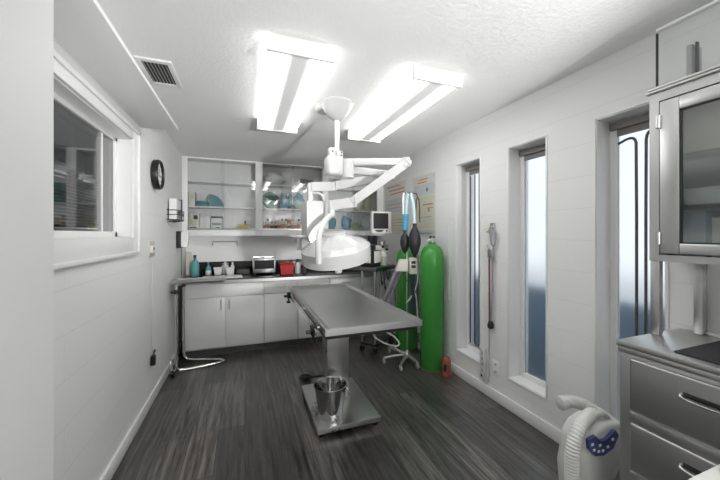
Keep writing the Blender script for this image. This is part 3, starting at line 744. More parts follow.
MB().tube([(-.655, 3.575, .045), (-.678, 3.535, .034), (-.678, 3.52, .025)], .008, 8).build('caster_stem', 'chrome', ms)

# ------------------------------------------------------------------ left wall things
o = thing('wall_clock', 'round black-rimmed wall clock on the left wall beyond the window', 'clock', (XL, 3.105, 1.913))
AX = (1, 0, 0); O = (XL + .001, 3.105, 1.913)
MB().lathe([(.112, 0), (.126, .006), (.128, .04), (.122, .052), (.112, .054), (.108, .044), (.108, .03), (.0, .028)], O, AX, 44).build('rim', 'black', o)
MB().lathe([(.107, .0285), (.107, .032), (.0, .0322)], O, AX, 44).build('dial', 'paper', o)
tk = MB()
for i in range(12):
    a = i * PI / 6; tk.obox((XL + .0345, 3.105 + .092 * math.sin(a), 1.913 + .092 * math.cos(a)), (.002, .006, .018), (-a, 0, 0))
tk.build('hour_mark', 'black', o)
MB().beam((XL + .036, 3.105, 1.913), (XL + .036, 3.128, 1.97), .002, .006).build('hand', 'black', o)
MB().beam((XL + .0375, 3.105, 1.913), (XL + .0375, 3.175, 1.90), .002, .005).build('hand', 'black', o)

o = thing('file_holder', 'wire wall rack of white papers and a navy folder, below the clock', 'rack', (XL, 3.72, 1.53))
wr = MB()
for z in (1.55, 1.60, 1.645): wr.tube([(XL, 3.55, z), (XL + .10, 3.55, z), (XL + .10, 3.86, z), (XL, 3.86, z)], .004, 6)
for y in (3.55, 3.65, 3.76, 3.86): wr.tube([(XL + .005, y, 1.53), (XL + .10, y, 1.545), (XL + .10, y, 1.65)], .0035, 6)
wr.tube([(XL + .10, 3.55, 1.60), (XL + .10, 3.70, 1.645), (XL + .10, 3.86, 1.60)], .0035, 6)
wr.build('wire_basket', 'dark_metal', o)
tag(MB().box(XL + .02, XL + .085, 3.56, 3.80, 1.549, 1.76, .003).build('paper_stack', 'paper', loc=(XL + .05, 3.68, 1.549)), 'stack of white papers held in the wire rack on the left wall', 'papers')
tag(MB().box(XL + .012, XL + .090, 3.815, 3.85, 1.549, 1.775, .003).build('folder', 'navy', loc=(XL + .05, 3.83, 1.549)), 'navy folder at the far end of the wire rack on the left wall', 'folder')

o = thing('wall_outlet', 'beige double wall outlet on the left wall below the clock', 'outlet', (XL, 3.0, 1.275))
pl = MB().box(XL, XL + .010, 2.93, 3.085, 1.215, 1.345, .003).build('plate', 'beige', o)
MB().box(XL + .010, XL + .03, 2.945, 2.995, 1.25, 1.31, .004).build('socket', 'cream', o)
MB().box(XL + .03, XL + .034, 2.96, 2.98, 1.275, 1.295).build('slot', 'black', pl)
o = thing('hanging_cord', 'white cord hanging down the left wall to a black plug', 'cord', (XL, 3.0, .3))
MB().tube([(XL + .014, 2.99, 1.22), (XL + .012, 3.0, 1.1), (XL + .01, 2.985, .95), (XL + .012, 3.01, .75), (XL + .01, 2.995, .55), (XL + .016, 3.0, .42)], .0028, 8, sm=2).build('wire', 'pale_grey', o)
pg = MB().box(XL + .004, XL + .035, 2.98, 3.025, .32, .40, .006).tube([(XL + .02, 3.0, .40), (XL + .022, 3.03, .44), (XL + .02, 3.045, .415)], .007, 8, sm=1)
pg.build('plug', 'black', o)
o = thing('soap_dispenser', 'black and white wall dispenser on the left wall over the counter end', 'dispenser', (XL, 4.06, 1.34))
MB().box(XL + .001, XL + .05, 4.00, 4.11, 1.245, 1.435, .004).build('back_plate', 'black', o)
MB().prism([(.05, 1.43), (.115, 1.425), (.125, 1.40), (.115, 1.27), (.10, 1.255), (.05, 1.26)], 4.005, 4.105, lambda a, b, t: (XL + a, t, b)).build('cover', 'white_plastic', o)
MB().tube([(XL + .045, 4.03, 1.25), (XL + .05, 4.03, 1.235), (XL + .048, 4.03, .93)], .004, 8).build('tube', 'brown', o)

# ------------------------------------------------------------------ anesthesia trolley
RZ = math.radians(35)
am = thing('anesthesia_machine', 'steel anesthesia trolley with black and cream units behind the surgery table', 'medical machine', (1.475, 3.613, 0), RZ)
L_ = dict(parent=am, local=True)
MB().box(-.24, .235, -.225, .225, .965, 1.012, .006).build('shelf', 'trolley_steel', **L_)
for x in (-.19, .19):
    for y in (-.18, .0): MB().cyl((x, y, .06), (x, y, .972), .013, n=14).build('leg', 'dull_chrome', **L_)
MB().box(-.215, .215, -.2, .02, .085, .11, .004).build('bottom_rail', 'dark_metal', **L_)
for x in (-.19, .19):
    for y in (-.18, .0): MB().cyl((x - .012, y, .03), (x + .012, y, .03), .03, n=16).box(x - .016, x + .016, y - .008, y + .008, .03, .075).build('caster', 'black', **L_)
MB().box(-.20, -.02, -.16, .02, 1.012, 1.21, .006).box(-.20, -.16, -.16, .02, 1.21, 1.27, .004).build('ventilator_housing', 'black', **L_)
MB().box(-.175, -.035, -.168, -.1605, 1.06, 1.20, .003).build('front_panel', 'white_plastic', **L_)
MB().box(-.208, -.2005, -.13, -.02, 1.06, 1.19, .002).build('side_panel', 'cream', **L_)
bl = MB().cyl((-.09, -.07, 1.21), (-.09, -.07, 1.28), .05, n=22)
bl.build('canister', 'darkhose', **L_)
MB().box(.0, .19, -.12, -.03, 1.20, 1.26, .006).build('manifold', 'cream', **L_)
vp = MB().lathe([(.05, 0), (.053, .01), (.053, .12), (.038, .14), (.038, .18), (.028, .185)], (.10, -.12, 1.012), n=24)
vp.build('vaporizer', 'cream', **L_)
MB().box(.005, .045, -.10, -.03, 1.012, 1.20, .004).build('flow_meter', 'black', **L_)
for (x, z) in ((.03, 1.29), (.14, 1.29)):
    g = MB().lathe([(.028, 0), (.03, .004), (.03, .022), (.024, .026)], (x, -.12, z), (0, -1, 0), 22).cyl((x, -.10, z), (x, -.10, 1.255), .006, n=8)
    g = g.build('gauge', 'dull_chrome', **L_)
    MB().lathe([(.023, .0265), (.0, .027)], (x, -.12, z), (0, -1, 0), 20, cap0=False).build('dial', 'paper', parent=g, local=True)
for x, z, m_ in ((.175, 1.21, 'black'), (.08, 1.245, 'black'), (.18, 1.25, 'dull_chrome')):
    MB().cyl((x, -.10, z), (x, -.145, z), .015, n=14).cyl((x, -.09, z), (x, -.03, z), .006, n=8).build('valve_knob', m_, **L_)
MB().box(-.0, .11, -.028, .05, 1.205, 1.382, .004).build('mast', 'black', **L_)
MB().box(-.015, .215, -.025, .11, 1.0125, 1.20, .006).build('rear_housing', 'darkhose', **L_)
hk = MB()
for x, d in ((-.12, .16), (-.05, .23), (.02, .12), (.09, .2)):
    hk.tube([(x, -.21, .97), (x, -.222, .93), (x + .01, -.225, .97 - d), (x + .03, -.223, .96 - d), (x + .04, -.222, 1.0 - d)], .006, 8, sm=1)
hk.build('hanging_tube', 'rubber', **L_)
MB().box(-.06, .06, -.19, -.12, .83, .972, .01).build('absorber_block', 'grey_plastic', **L_)

mo = thing('patient_monitor', 'grey-white boxy monitor with a dark screen on top of the anesthesia trolley', 'monitor', (1.575, 3.575, 1.383), math.radians(-4))
Lm = dict(parent=mo, local=True)
MB().box(-.085, .085, -.06, .06, 0, .02, .005).box(-.03, .03, -.03, .03, .02, .035).build('stand', 'pale_grey', **Lm)
m = MB(); m.box(-.128, .128, -.10, -.03, .022, .298, .012, 3).prism([(-.115, .04), (.115, .04), (.115, .285), (-.115, .285)], -.03, .10, lambda a, b, t: (a * (1 if t < 0 else .75), t, .16 + (b - .16) * (1 if t < 0 else .75)))
m.build('casing', 'pale_grey', **Lm)
MB().box(-.112, .082, -.104, -.0995, .085, .276, .002).build('screen', 'screen', **Lm)
MB().prism([(-.10, .07), (-.06, .047), (-.01, .047), (.03, .07)], -.105, -.0995, lambda a, b, t: (a, t, b)).build('control_strip', 'black', **Lm)
MB().cyl((.06, -.10, .06), (.06, -.108, .06), .011, n=12).build('knob', 'black', **Lm)

# breathing stand with hoses and bags
bs = thing('breathing_stand', 'chrome five-legged pole stand with cream boxes and hoses left of the big tank', 'stand', (1.668, 3.03, 0))
P0 = (1.668, 3.03)
MB().cyl((P0[0], P0[1], .05), (P0[0], P0[1], 1.86), .0095, n=14).build('pole', 'chrome', bs)
MB().lathe([(.045, .055), (.045, .085), (.02, .11), (.012, .13)], (P0[0], P0[1], 0), n=20).build('hub', 'dull_chrome', bs)
for ex, ey in ((1.41, 3.07), (1.685, 2.835), (1.60, 3.33), (1.76, 3.19), (1.49, 2.84)):
    lg = MB().tube([(P0[0], P0[1], .078), ((P0[0] + ex) / 2, (P0[1] + ey) / 2, .075), (ex, ey, .062)], [.019, .017, .013], 10).build('leg', 'dull_chrome', bs)
    MB().cyl((ex, ey, .06), (ex, ey, .05), .009, n=8).cyl((ex - .01, ey, .024), (ex + .01, ey, .024), .024, n=14).box(ex - .014, ex + .014, ey - .006, ey + .006, .03, .055).build('caster', 'grey_plastic', lg)
MB().prism([(-.075, -.065), (.055, -.065), (.055, .06), (-.03, .06)], -.05, .05, lambda a, b, t: (1.592 + a * .938 + t * .346, 2.996 - a * .346 + t * .938, 1.07 + b)).build('absorber_box', 'cream', bs)
MB().beam((1.618, 3.0, 1.07), (1.668, 3.03, 1.07), .02, .03).build('bracket', 'dull_chrome', bs)
b2 = MB().obox((1.70, 2.955, 1.06), (.085, .07, .175), (0, 0, -.36), .008).build('control_box', 'cream', bs)
MB().obox((1.688, 2.921, 1.10), (.045, .004, .03), (0, 0, -.36)).obox((1.688, 2.921, 1.055), (.045, .004, .03), (0, 0, -.36)).build('slot', 'black', b2)
MB().beam((1.69, 2.97, 1.0), (1.668, 3.03, 1.0), .02, .03).build('bracket', 'dull_chrome', bs)
MB().tube([(1.56, 3.03, 1.02), (1.53, 3.09, .92), (1.50, 3.16, .75), (1.475, 3.25, .59), (1.45, 3.32, .44)], .019, 10, sm=2, ribs=.012).build('corrugated_hose', 'greyhose', bs)
MB().tube([(1.60, 3.02, 1.02), (1.575, 3.08, .92), (1.545, 3.15, .75), (1.52, 3.24, .59), (1.497, 3.32, .44)], .019, 10, sm=2, ribs=.012).build('corrugated_hose', 'greyhose', bs)
MB().tube([(1.69, 2.955, .98), (1.69, 2.955, .85), (1.70, 2.952, .70), (1.69, 2.95, .56)], .026, 10, sm=1).build('dark_hose', 'darkhose', bs)
MB().tube([(1.75, 2.94, 1.10), (1.752, 2.935, 1.0), (1.738, 2.935, .85), (1.68, 2.945, .72), (1.615, 2.98, .645), (1.65, 2.95, .70), (1.72, 2.93, .80), (1.73, 2.92, .60), (1.74, 2.90, .35)], .0065, 8, sm=2).build('cable', 'pale_grey', bs)
MB().tube([(1.30, 3.16, .30), (1.36, 3.13, .335), (1.46, 3.10, .33), (1.54, 3.02, .27), (1.57, 3.0, .20), (1.50, 3.02, .19), (1.38, 3.10, .23)], .008, 8, sm=2, closed=True).build('coiled_cable', 'hose', bs)
MB().tube([(1.50, 3.04, .20), (1.57, 3.02, .12), (1.64, 3.03, .10)], .007, 8, sm=1).build('cable', 'hose', bs)
MB().tube([(P0[0], P0[1], 1.85), (1.70, 3.01, 1.86), (1.76, 2.98, 1.845), (1.765, 2.975, 1.80)], .006, 8).tube([(P0[0], P0[1], 1.85), (1.64, 3.045, 1.855)], .006, 8).build('hook', 'dark_metal', bs)
# hoses of the bags
MB().tube([(1.665, 3.012, 1.845), (1.652, 3.01, 1.74), (1.648, 3.01, 1.62)], .017, 10, sm=1, ribs=.014).build('pale_blue_hose', 'pale_blue', bs)
MB().tube([(1.648, 3.01, 1.62), (1.63, 3.0, 1.52), (1.62, 2.99, 1.44)], .026, 10, sm=1, ribs=.016).build('blue_hose', 'blue', bs)
MB().tube([(1.64, 3.045, 1.855), (1.63, 3.045, 1.83), (1.632, 3.045, 1.62)], .014, 10, ribs=.014).build('white_hose', 'white_plastic', bs)
MB().tube([(1.70, 3.0, 1.85), (1.695, 2.93, 1.70), (1.675, 2.876, 1.51)], .018, 10, sm=1, ribs=.014).build('pale_blue_hose', 'pale_blue', bs)
MB().tube([(1.735, 2.96, 1.53), (1.742, 2.962, 1.72), (1.752, 2.965, 1.79), (1.77, 2.965, 1.80), (1.782, 2.96, 1.76), (1.784, 2.955, 1.53)], .008, 8, sm=2).build('brown_loop', 'brown', bs)
def bag(name, label, x, y, zt, zb, r):
    h_ = zt - zb
    o = thing(name, label, 'breathing bag', (x, y, zt))
    MB().lathe([(r * .25, 0), (r * .35, -.03 * h_), (r * .8, -.2 * h_), (r, -.42 * h_), (r * .95, -.58 * h_), (r * .6, -.82 * h_), (r * .22, -.96 * h_), (r * .15, -h_)], (x, y, zt), n=24).build('bladder', 'rubber', o)
    MB().cyl((x, y, zt - .012), (x, y, zt + .03), r * .33, n=14).build('neck', 'black', o)
bag('breathing_bag', 'smaller black rubber breathing bag hanging on the blue hose', 1.62, 2.99, 1.42, 1.19, .052)
bag('breathing_bag', 'larger black rubber breathing bag hanging in front of the small one', 1.675, 2.875, 1.485, 1.155, .065)

# gas tanks
def tank(label, x, y, r, top, loc):
    o = thing('gas_cylinder', label, 'gas cylinder', loc, 0)
    hs = top - .11
    MB().lathe([(r * .94, .018), (r, .03), (r, hs - .14), (r * .975, hs - .10), (r * .88, hs - .05), (r * .68, hs - .012), (r * .42, hs + .012), (.032, hs + .02)], (x, y, 0), n=44).build('body', 'green', o)
    MB().lathe([(r * .96, 0), (r * .98, .006), (r * .98, .02), (r * .9, .02)], (x, y, 0), n=44).build('foot_ring', 'worn', o)
    MB().lathe([(.036, hs + .014), (.036, hs + .04), (.025, hs + .045)], (x, y, 0), n=20).build('neck_ring', 'green', o)
    v_ = MB().cyl((x, y, hs + .04), (x, y, top - .02), .015, n=14).cyl((x - .02, y - .03, hs + .075), (x + .02, y + .03, hs + .075), .012, n=12).cyl((x - .045, y + .02, hs + .06), (x, y, hs + .07), .010, n=12)
    v_ = v_.build('valve', 'dull_chrome', o)
    MB().cyl((x, y, top - .022), (x, y, top), .03, n=8).build('hand_wheel', 'dark_metal', v_)
tank('tall bright green gas cylinder standing nearest the slot window', 1.832, 2.79, .122, 1.385, (1.832, 2.79, 0))
tank('darker green gas cylinder half hidden behind the hoses and pole stand', 1.845, 3.36, .125, 1.33, (1.845, 3.36, 0))
o = thing('cylinder_cap', 'small rusty orange cap with a slot on the floor by the big tank', 'cap', (1.862, 2.585, 0))
m = MB().lathe([(.046, 0), (.048, .006), (.048, .03), (.043, .034), (.043, .14), (.040, .165), (.028, .188), (.012, .196), (.0, .197)], (1.862, 2.585, 0), n=28)
m.build('shell', 'orange', o)
dv = Vector((-1.862, -2.585, 0)).normalized()
dv = Matrix.Rotation(math.radians(-14), 3, 'Z') @ dv
sc = Vector((1.862, 2.585, 0)) + dv * .0425
MB().obox((sc.x, sc.y, .095), (.004, .022, .065), (0, 0, math.atan2(dv.y, dv.x)), .001).build('slot', 'black', o)

# ------------------------------------------------------------------ right wall things
def poster(label, y0, y1, z0, z1, bands, bars):
    o = thing('wall_poster', label, 'poster', (XR, (y0 + y1) / 2, (z0 + z1) / 2), 0, None)
    MB().box(XR - .003, XR - .0005, y0, y1, z0, z1).build('sheet', 'poster', o)
    for a, b, c_, d, mm in bands: MB().box(XR - .0042, XR - .0031, a, b, c_, d).build('printed_band', mm, o)
    for a, b, c_, d, mm in bars: MB().box(XR - .0054, XR - .0043, a, b, c_, d).build('printed_line', mm, o)
poster('pale poster with orange heading lines, further back, beside the wall cabinet', 3.63, 4.275, 1.40, 2.12,
       [(3.65, 4.26, 1.70, 1.90, 'poster_grey'), (3.96, 4.26, 1.44, 1.69, 'poster_tan'), (3.65, 3.955, 1.44, 1.69, 'poster_green')],
       [(3.80, 4.18, 2.07, 2.085, 'poster_red'), (3.66, 4.12, 2.015, 2.03, 'poster_red'), (3.66, 4.10, 1.965, 1.98, 'poster_red'), (3.70, 4.15, 1.60, 1.606, 'poster_maroon'), (3.70, 4.15, 1.56, 1.566, 'poster_maroon'), (3.70, 4.15, 1.52, 1.526, 'poster_red'), (3.70, 4.2, 1.82, 1.826, 'poster_maroon'), (3.75, 4.2, 1.77, 1.776, 'poster_maroon')])
poster('yellowish poster with red heading and green panel, nearer the first window', 2.945, 3.435, 1.36, 2.10,
       [(2.96, 3.40, 1.86, 1.99, 'poster_grey'), (2.96, 3.40, 1.47, 1.85, 'poster_green'), (2.96, 3.40, 1.38, 1.45, 'poster_grey')],
       [(3.10, 3.30, 2.045, 2.06, 'poster_red'), (3.12, 3.32, 2.01, 2.024, 'poster_red'), (2.97, 3.0, 2.045, 2.075, 'poster_grey'), (3.0, 3.2, 1.74, 1.755, 'poster_maroon'), (2.99, 3.12, 1.70, 1.712, 'poster_red'), (3.06, 3.09, 1.66, 1.70, 'poster_maroon'), (3.10, 3.13, 1.90, 1.94, 'label'), (3.02, 3.3, 1.60, 1.606, 'poster_maroon'), (3.02, 3.3, 1.56, 1.566, 'poster_grey'), (3.02, 3.3, 1.41, 1.418, 'label')])
tag(MB().tube([(XR - .006, 2.70, .75), (XR - .006, 2.715, 1.45), (XR - .006, 2.70, 1.50), (XR - .006, 2.67, 1.53), (XR - .006, 2.64, 1.50), (XR - .006, 2.625, 1.45), (XR - .006, 2.635, .75), (XR - .006, 2.667, .71)], .003, 6, sm=2, closed=True).build('cord_loop', 'white_plastic', loc=(XR - .006, 2.67, 1.53)),
    'thin white cord loop lying against the wall left of the first window', 'cord')
o = thing('hanging_tubing', 'looped grey and red tubing hanging from a wall hook between two windows', 'tubing', (XR, 2.09, 1.47))
x = XR - .028
MB().box(XR - .008, XR - .0005, 2.06, 2.12, 1.455, 1.50, .003).tube([(XR - .008, 2.10, 1.465), (x, 2.10, 1.455), (x, 2.10, 1.475)], .004, 8).tube([(XR - .008, 2.065, 1.465), (x, 2.065, 1.455), (x, 2.065, 1.475)], .004, 8).build('hook', 'chrome', o)
MB().tube([(x, 2.10, 1.46), (x, 2.095, 1.38), (x, 2.085, 1.33), (x, 2.06, 1.29), (x, 2.035, 1.33), (x, 2.04, 1.40), (x, 2.065, 1.46)], .008, 8, sm=2).build('loop', 'greyhose', o)
MB().lathe([(.02, 0), (.024, .01), (.024, .02), (.018, .028)], (x + .01, 2.128, 1.44), (-1, 0, 0), 16).build('yellow_valve', 'cream', o)
MB().box(x - .012, x + .014, 2.06, 2.12, 1.20, 1.27, .008).cyl((x, 2.105, 1.27), (x, 2.13, 1.31), .009, n=10).build('connector', 'dull_chrome', o)
MB().tube([(x, 2.06, 1.29), (x, 2.07, 1.26)], .008, 8).build('short_tube', 'greyhose', o)
MB().tube([(x, 2.108, 1.20), (x, 2.105, .9), (x, 2.10, .66)], .007, 8, sm=1).build('tube', 'red_tube', o)
MB().tube([(x, 2.068, 1.20), (x, 2.072, .9), (x, 2.085, .66)], .007, 8, sm=1).build('tube', 'greyhose', o)
MB().lathe([(.016, 0), (.026, -.03), (.026, -.055), (.012, -.065)], (x, 2.092, .665), n=18).build('end_bulb', 'black', o)
o = thing('power_strip', 'white power strip fixed upright under the first window with a looped cable', 'power strip', (XR, 2.19, .23))
MB().box(XR - .03, XR - .0005, 2.165, 2.212, .13, .40, .004).build('body', 'pale_grey', o)
MB().box(XR - .034, XR - .0305, 2.19, 2.205, .15, .17).build('switch', 'black', o)
for z in (.21, .26, .31, .36): MB().box(XR - .0315, XR - .0305, 2.178, 2.20, z - .012, z + .012).build('socket', 'grey_plastic', o)
MB().tube([(XR - .012, 2.19, .13), (XR - .022, 2.185, .112), (XR - .022, 2.14, .108), (XR - .012, 2.128, .13), (XR - .012, 2.125, .4), (XR - .012, 2.13, .9)], .005, 8, sm=1).build('cable', 'grey_plastic', o)
o = thing('wall_outlet', 'white flush wall outlet low between the first and second windows', 'outlet', (XR, 2.06, .28))
MB().box(XR - .005, XR - .0005, 2.025, 2.095, .215, .335, .002).build('plate', 'plain', o)
for z in (.245, .305): MB().box(XR - .007, XR - .0052, 2.05, 2.07, z - .008, z + .008).build('slot', 'grey_plastic', o)

# ------------------------------------------------------------------ stainless cabinet (right foreground)
XF, XU, Y0, Y1 = 1.504, 1.727, -.02, .872
XBk = XR - .018
sc = thing('steel_cabinet', 'stainless medical cabinet, drawers below and glass door above, right foreground', 'cabinet', (1.74, .43, 0))
MB().box(XF + .004, XBk, Y0 + .01, Y1 - .006, .04, .905, .003).build('carcass', 'cab_steel', sc)
w = MB().box(XF - .012, XBk, Y0, Y1, .927, .952, .004).box(XF - .008, XBk, Y0 + .004, Y1 - .004, .905, .927, .002)
w.build('worktop', 'cab_steel', sc)
for i, (za, zb) in enumerate(((.672, .888), (.425, .622), (.185, .375))):
    d = MB().box(XF - .006, XF + .02, Y0 + .05, Y1 - .045, za, zb, .010, 3).build('drawer', 'drawer_steel', sc)
    zc = (za + zb) / 2 + .035
    hd = MB().box(XF - .010, XF - .0055, .525, .655, zc - .004, zc + .014, .003).build('recess_shade', 'black', d)  # black strip painted in for the shadow gap behind the handle
    MB().tube([(XF - .008, .662, zc), (XF - .026, .656, zc - .004), (XF - .028, .59, zc - .008), (XF - .026, .524, zc - .004), (XF - .008, .518, zc)], .0055, 10, sm=1).build('handle', 'chrome', d)
rails = MB()
for z in (.647, .40): rails.box(XF - .004, XF + .01, Y0 + .05, Y1 - .045, z - .018, z + .018, .002)
rails.build('rail', 'cab_steel', sc)
MB().box(XF + .02, XBk, Y0 + .02, Y1 - .02, 0, .04).build('plinth', 'dark_metal', sc)
# gap between base and glass case
MB().box(XBk - .012, XBk - .002, Y0 + .005, Y1 - .09, .953, 1.285).build('back_panel', 'cab_steel', sc)
MB().box(XU + .002, XU + .03, Y1 - .035, Y1 - .002, .953, 1.282, .002).build('post', 'cab_steel', sc)
MB().box(XU, XU + .03, Y0 + .005, Y0 + .035, .953, 1.282, .002).build('post', 'cab_steel', sc)
MB().box(XBk - .05, XBk - .013, Y1 - .10, Y1 - .07, .953, 1.282, .002).build('post', 'cab_steel', sc)
MB().box(XBk - .03, XBk - .0125, Y0 + .04, Y1 - .10, .953, .968, .002).build('splash_bead', 'steel', sc)
xs_ = XU + .0152
cu = MB().box(xs_, XBk, Y1 - .018, Y1, 1.285, 2.035).box(xs_, XBk, Y0, Y0 + .018, 1.285, 2.035).box(XBk - .01, XBk - .0005, Y0 + .0185, Y1 - .0185, 1.302, 2.018)
cu.box(xs_, XBk, Y0 + .0185, Y1 - .0185, 1.285, 1.30).box(xs_, XBk, Y0 + .0185, Y1 - .0185, 2.02, 2.034)
cu.box(XU, XU + .015, Y1 - .035, Y1, 1.283, 2.035).box(XU, XU + .015, Y0, Y0 + .03, 1.283, 2.035)
cu.box(XU, XU + .015, Y0 + .0302, Y1 - .0352, 1.283, 1.312).box(XU, XU + .015, Y0 + .0302, Y1 - .0352, 1.995, 2.035)
cu.build('glass_case', 'cab_steel', sc)
MB().box(XBk - .014, XBk - .0105, Y0 + .018, Y1 - .018, 1.305, 2.018).box(XU + .03, XBk - .0145, Y1 - .022, Y1 - .0185, 1.305, 2.018).build('inner_lining', 'pale_grey', sc)
MB().box(XU - .014, XBk, Y0 - .01, Y1 + .012, 2.035, 2.046, .003).box(XU - .008, XBk, Y0 - .005, Y1 + .006, 2.05, 2.062, .003).box(XU + .002, XBk, Y0, Y1, 2.045, 2.051).build('cornice', 'cab_steel', sc)
dr = MB(); a, b, z0, z1 = .38, Y1 - .04, 1.318, 1.988; t = .066
dr.box(XU - .008, XU + .014, b - t, b, z0, z1, .004).box(XU - .008, XU + .014, a, a + t, z0, z1, .004).box(XU - .008, XU + .014, a + t, b - t, z0, z0 + .045, .004).box(XU - .008, XU + .014, a + t, b - t, z1 - .055, z1, .004)
dr = dr.build('door', 'cab_steel', sc)
MB().box(XU + .003, XU + .007, a + t, b - t, z0 + .045, z1 - .055).build('pane', 'door_glass', dr)
gk = MB(); q = .005
gk.box(XU - .004, XU + .010, b - t - q, b - t, z0 + .045, z1 - .055).box(XU - .004, XU + .010, a + t, b - t, z0 + .045, z0 + .05).box(XU - .004, XU + .010, a + t, b - t, z1 - .06, z1 - .055)
gk.build('gasket', 'black', dr)
d2 = MB(); a2, b2_ = Y0 + .02, .376
d2.box(XU - .008, XU + .014, b2_ - t, b2_, z0, z1, .004).box(XU - .008, XU + .014, a2, a2 + t, z0, z1, .004).box(XU - .008, XU + .014, a2 + t, b2_ - t, z0, z0 + .045, .004).box(XU - .008, XU + .014, a2 + t, b2_ - t, z1 - .055, z1, .004)
d2 = d2.build('door', 'cab_steel', sc)
MB().box(XU + .003, XU + .007, a2 + t, b2_ - t, z0 + .045, z1 - .055).build('pane', 'door_glass', d2)
for z in (1.90, 1.385): MB().cyl((XU - .012, Y1 - .038, z - .028), (XU - .012, Y1 - .038, z + .028), .008, n=12).box(XU - .010, XU + .0, Y1 - .05, Y1 - .026, z - .026, z + .026).build('hinge', 'dull_chrome', sc)
for z in (1.52, 1.74): MB().box(XU + .03, XBk - .012, Y0 + .02, Y1 - .02, z, z + .008).build('glass_shelf', 'glass', sc)
carton('supply_box', 'tan box standing on the lowest level inside the steel glass-door cabinet', 'box', 1.80, 1.92, .50, .70, 1.301, .17, 'cream')
carton('supply_box', 'dark blue-grey box beside the tan box inside the steel glass-door cabinet', 'box', 1.80, 1.92, .715, .82, 1.301, .20, 'bluegrey')
carton('supply_box', 'flat white box on the middle glass shelf of the steel cabinet', 'box', 1.79, 1.93, .45, .78, 1.529, .07, 'paper')
carton('supply_box', 'tan cardboard box on the top glass shelf of the steel cabinet', 'box', 1.79, 1.93, .42, .80, 1.749, .20, 'poster_tan')
tag(MB().box(1.535, 1.89, .20, .70, .9525, .958, .002).build('rubber_mat', 'mat_dark', loc=(1.7, .45, .9525)), 'dark ribbed rubber mat lying on the steel cabinet worktop', 'mat')

# clear sheet in dark clips above the cabinet
gp = thing('acrylic_screen', 'clear acrylic screen with dark edge strips standing on the steel cabinet', 'screen', (1.80, .5, 2.063))
MB().box(1.775, 1.781, .05, .868, 2.063, 2.33).build('sheet', 'sheet_glass', gp)
MB().box(1.771, 1.784, .866, .871, 2.063, 2.325, .001).build('edge_strip', 'dark_metal', gp)
MB().box(1.782, 1.86, .752, .77, 2.063, 2.215, .002).build('support_bar', 'grey_plastic', gp)
MB().box(1.782, 1.80, .735, .742, 2.063, 2.215, .001).build('edge_strip', 'dark_metal', gp)
MB().box(1.766, 1.789, .05, .868, 2.331, 2.343, .002).build('top_rail', 'white_metal', gp)

# ------------------------------------------------------------------ warm air unit with hoses
wu = thing('patient_warmer', 'pale grey warming unit with blue control panel on the floor by the steel cabinet', 'warming unit', (1.62, 1.07, 0))
poly = [(1.515, 0), (1.83, 0), (1.85, .30), (1.84, .425), (1.77, .46), (1.64, .475), (1.575, .455), (1.52, .40), (1.505, .25)]
m = MB().prism(poly, 1.0, 1.15)
es = [e for e in m.bm.edges]
bmesh.ops.bevel(m.bm, geom=es, offset=.022, segments=3, profile=.5, affect='EDGES', clamp_overlap=True)
m.build('housing', 'pale_grey', wu, ang=50)
pn = MB()
cp = [(-.105, .045), (-.055, .052), (-.02, .02), (.02, .018), (.085, .05), (.11, .02), (.07, -.035), (.0, -.052), (-.06, -.04), (-.10, .0)]
pn.prism(cp, .985, 1.0, lambda a, b, t: (1.600 + a, t, .402 + b))
pb = pn.build('control_panel', 'panel_blue', wu)
for a, b in ((-.083, .02), (-.072, -.008), (-.04, -.022), (-.01, -.026), (-.03, .004), (.025, -.016), (.06, .012)):
    MB().box(1.600 + a - .008, 1.600 + a + .008, .981, .985, .402 + b - .006, .402 + b + .006, .002).build('button', 'white_plastic', pb)
MB().tube([(1.56, 1.05, .455), (1.60, 1.05, .50), (1.70, 1.05, .50), (1.75, 1.05, .45)], .012, 10, sm=2).build('carry_handle', 'pale_grey', wu)
MB().tube([(1.452, 1.02, .03), (1.445, 1.022, .15), (1.435, 1.024, .29), (1.44, 1.024, .40), (1.49, 1.03, .485), (1.60, 1.06, .495), (1.70, 1.10, .47), (1.75, 1.11, .42)], .030, 14, sm=3, ribs=.014, ripple=.06).build('hose', 'hose', wu)
MB().tube([(1.70, 1.27, .435), (1.75, 1.26, .445), (1.81, 1.24, .43), (1.88, 1.19, .39), (1.925, 1.12, .34), (1.93, 1.05, .25), (1.90, 1.0, .12)], .032, 14, sm=3, ribs=.014, ripple=.06).build('hose', 'hose', wu)
MB().lathe([(.036, 0), (.038, .012), (.038, .03), (.030, .034)], (1.72, 1.267, .437), (-1, .2, -.1), 22).build('hose_end', 'hose', wu)
MB().lathe([(.055, 0), (.055, .012), (.03, .012)], (1.74, .9995, .20), (0, -1, 0), 28).build('vent_ring', 'grey_plastic', wu)

# white machine corner in the lower right
wc = thing('white_cart', 'corner of a white cart with a black inset, bottom right, before the steel drawers', 'cart', (1.33, .30, 0))
MB().box(1.155, 1.47, .08, .497, .70, .722, .004).build('top', 'white_plastic', wc)
MB().box(1.27, 1.44, .12, .478, .722, .738, .004).build('inset', 'black', wc)
for x in (1.185, 1.44):
    for y in (.11, .465): MB().box(x - .015, x + .015, y - .015, y + .015, 0, .70, .003).build('leg', 'white_plastic', wc)

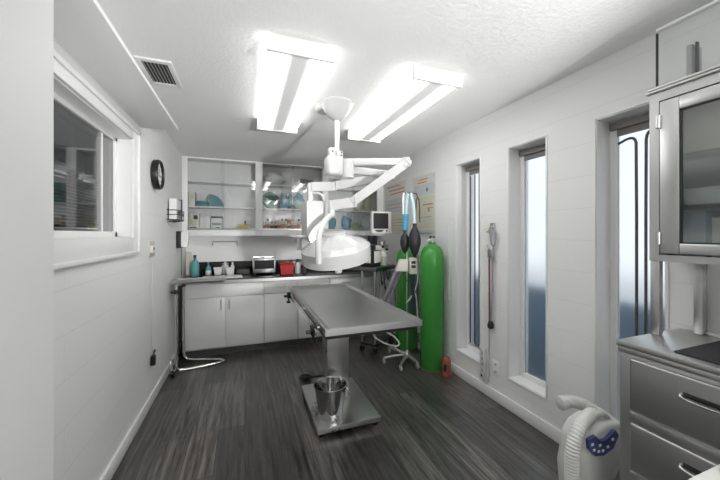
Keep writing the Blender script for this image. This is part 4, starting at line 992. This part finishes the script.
# added fill uplight on a pole, out of view behind the camera
fl = thing('fill_uplight', 'added white fill uplight on a pole, unseen behind the camera', 'lamp', (.95, -1.25, 0))
MB().lathe([(.15, 0), (.15, .02), (.03, .035), (.014, .05)], (.95, -1.25, 0), n=32).build('base', 'white_metal', fl)
MB().cyl((.95, -1.25, .04), (.95, -1.25, 1.50), .013, n=14).build('pole', 'white_metal', fl)
MB().lathe([(.03, 1.48), (.12, 1.52), (.22, 1.64), (.215, 1.64), (.115, 1.53), (.02, 1.50)], (.95, -1.25, 0), n=36).build('lamp_shade', 'white_metal', fl)
MB().lathe([(.0, 1.60), (.17, 1.602), (.17, 1.606), (.0, 1.608)], (.95, -1.25, 0), n=30).build('fill_disc', emit_mat('fill_glow', (1, .99, .97), FILL_L), fl)

# added fill spot on a stand, out of view, aimed at the back wall
st = thing('fill_spot', 'added black fill spot on a stand, unseen behind the camera', 'lamp', (1.25, -1.35, 0))
for a in (0, 2.1, 4.2): MB().tube([(1.25, -1.35, .5), (1.25 + .34 * math.cos(a), -1.35 + .34 * math.sin(a), .01)], .010, 8).build('leg', 'black', st)
MB().cyl((1.25, -1.35, .3), (1.25, -1.35, 1.12), .013, n=12).build('pole', 'black', st)
MB().lathe([(.05, -.22), (.06, -.2), (.06, -.12), (.13, -.02), (.125, -.02), (.05, -.11)], (1.25, -1.35, 1.20), (-.24, 1, .33), 28).build('head', 'black', st)
ld = bpy.data.lights.new('fill_spot_light', 'SPOT'); lo = bpy.data.objects.new('fill_spot_light', ld); COL.objects.link(lo)
ld.energy = 260; ld.spot_size = math.radians(56); ld.spot_blend = .65; ld.shadow_soft_size = .11
lo.location = (1.25, -1.31, 1.215); lo.rotation_euler = Vector((-1.1, 5.3, 1.65)).to_track_quat('-Z', 'Y').to_euler()

# ------------------------------------------------------------------ daylight, camera, view
wd = bpy.data.worlds.new('sky'); scene.world = wd; wd.use_nodes = True
n = wd.node_tree.nodes; l = wd.node_tree.links
bg = n['Background']; bg.inputs['Color'].default_value = (.90, .955, 1.0, 1); bg.inputs['Strength'].default_value = .70

cam = bpy.data.cameras.new('camera'); co = bpy.data.objects.new('camera', cam); COL.objects.link(co)
co.location = (0, 0, 1.404); co.rotation_euler = (PI / 2, 0, -math.radians(20.23))
cam.sensor_width = 36; cam.lens = 310.6 / 720 * 36; cam.shift_y = -6 / 720; cam.clip_start = .02
scene.camera = co
vs = scene.view_settings
vs.view_transform = 'Standard'; vs.look = 'None'; vs.gamma = 1; vs.use_curve_mapping = False
vs.exposure = .66
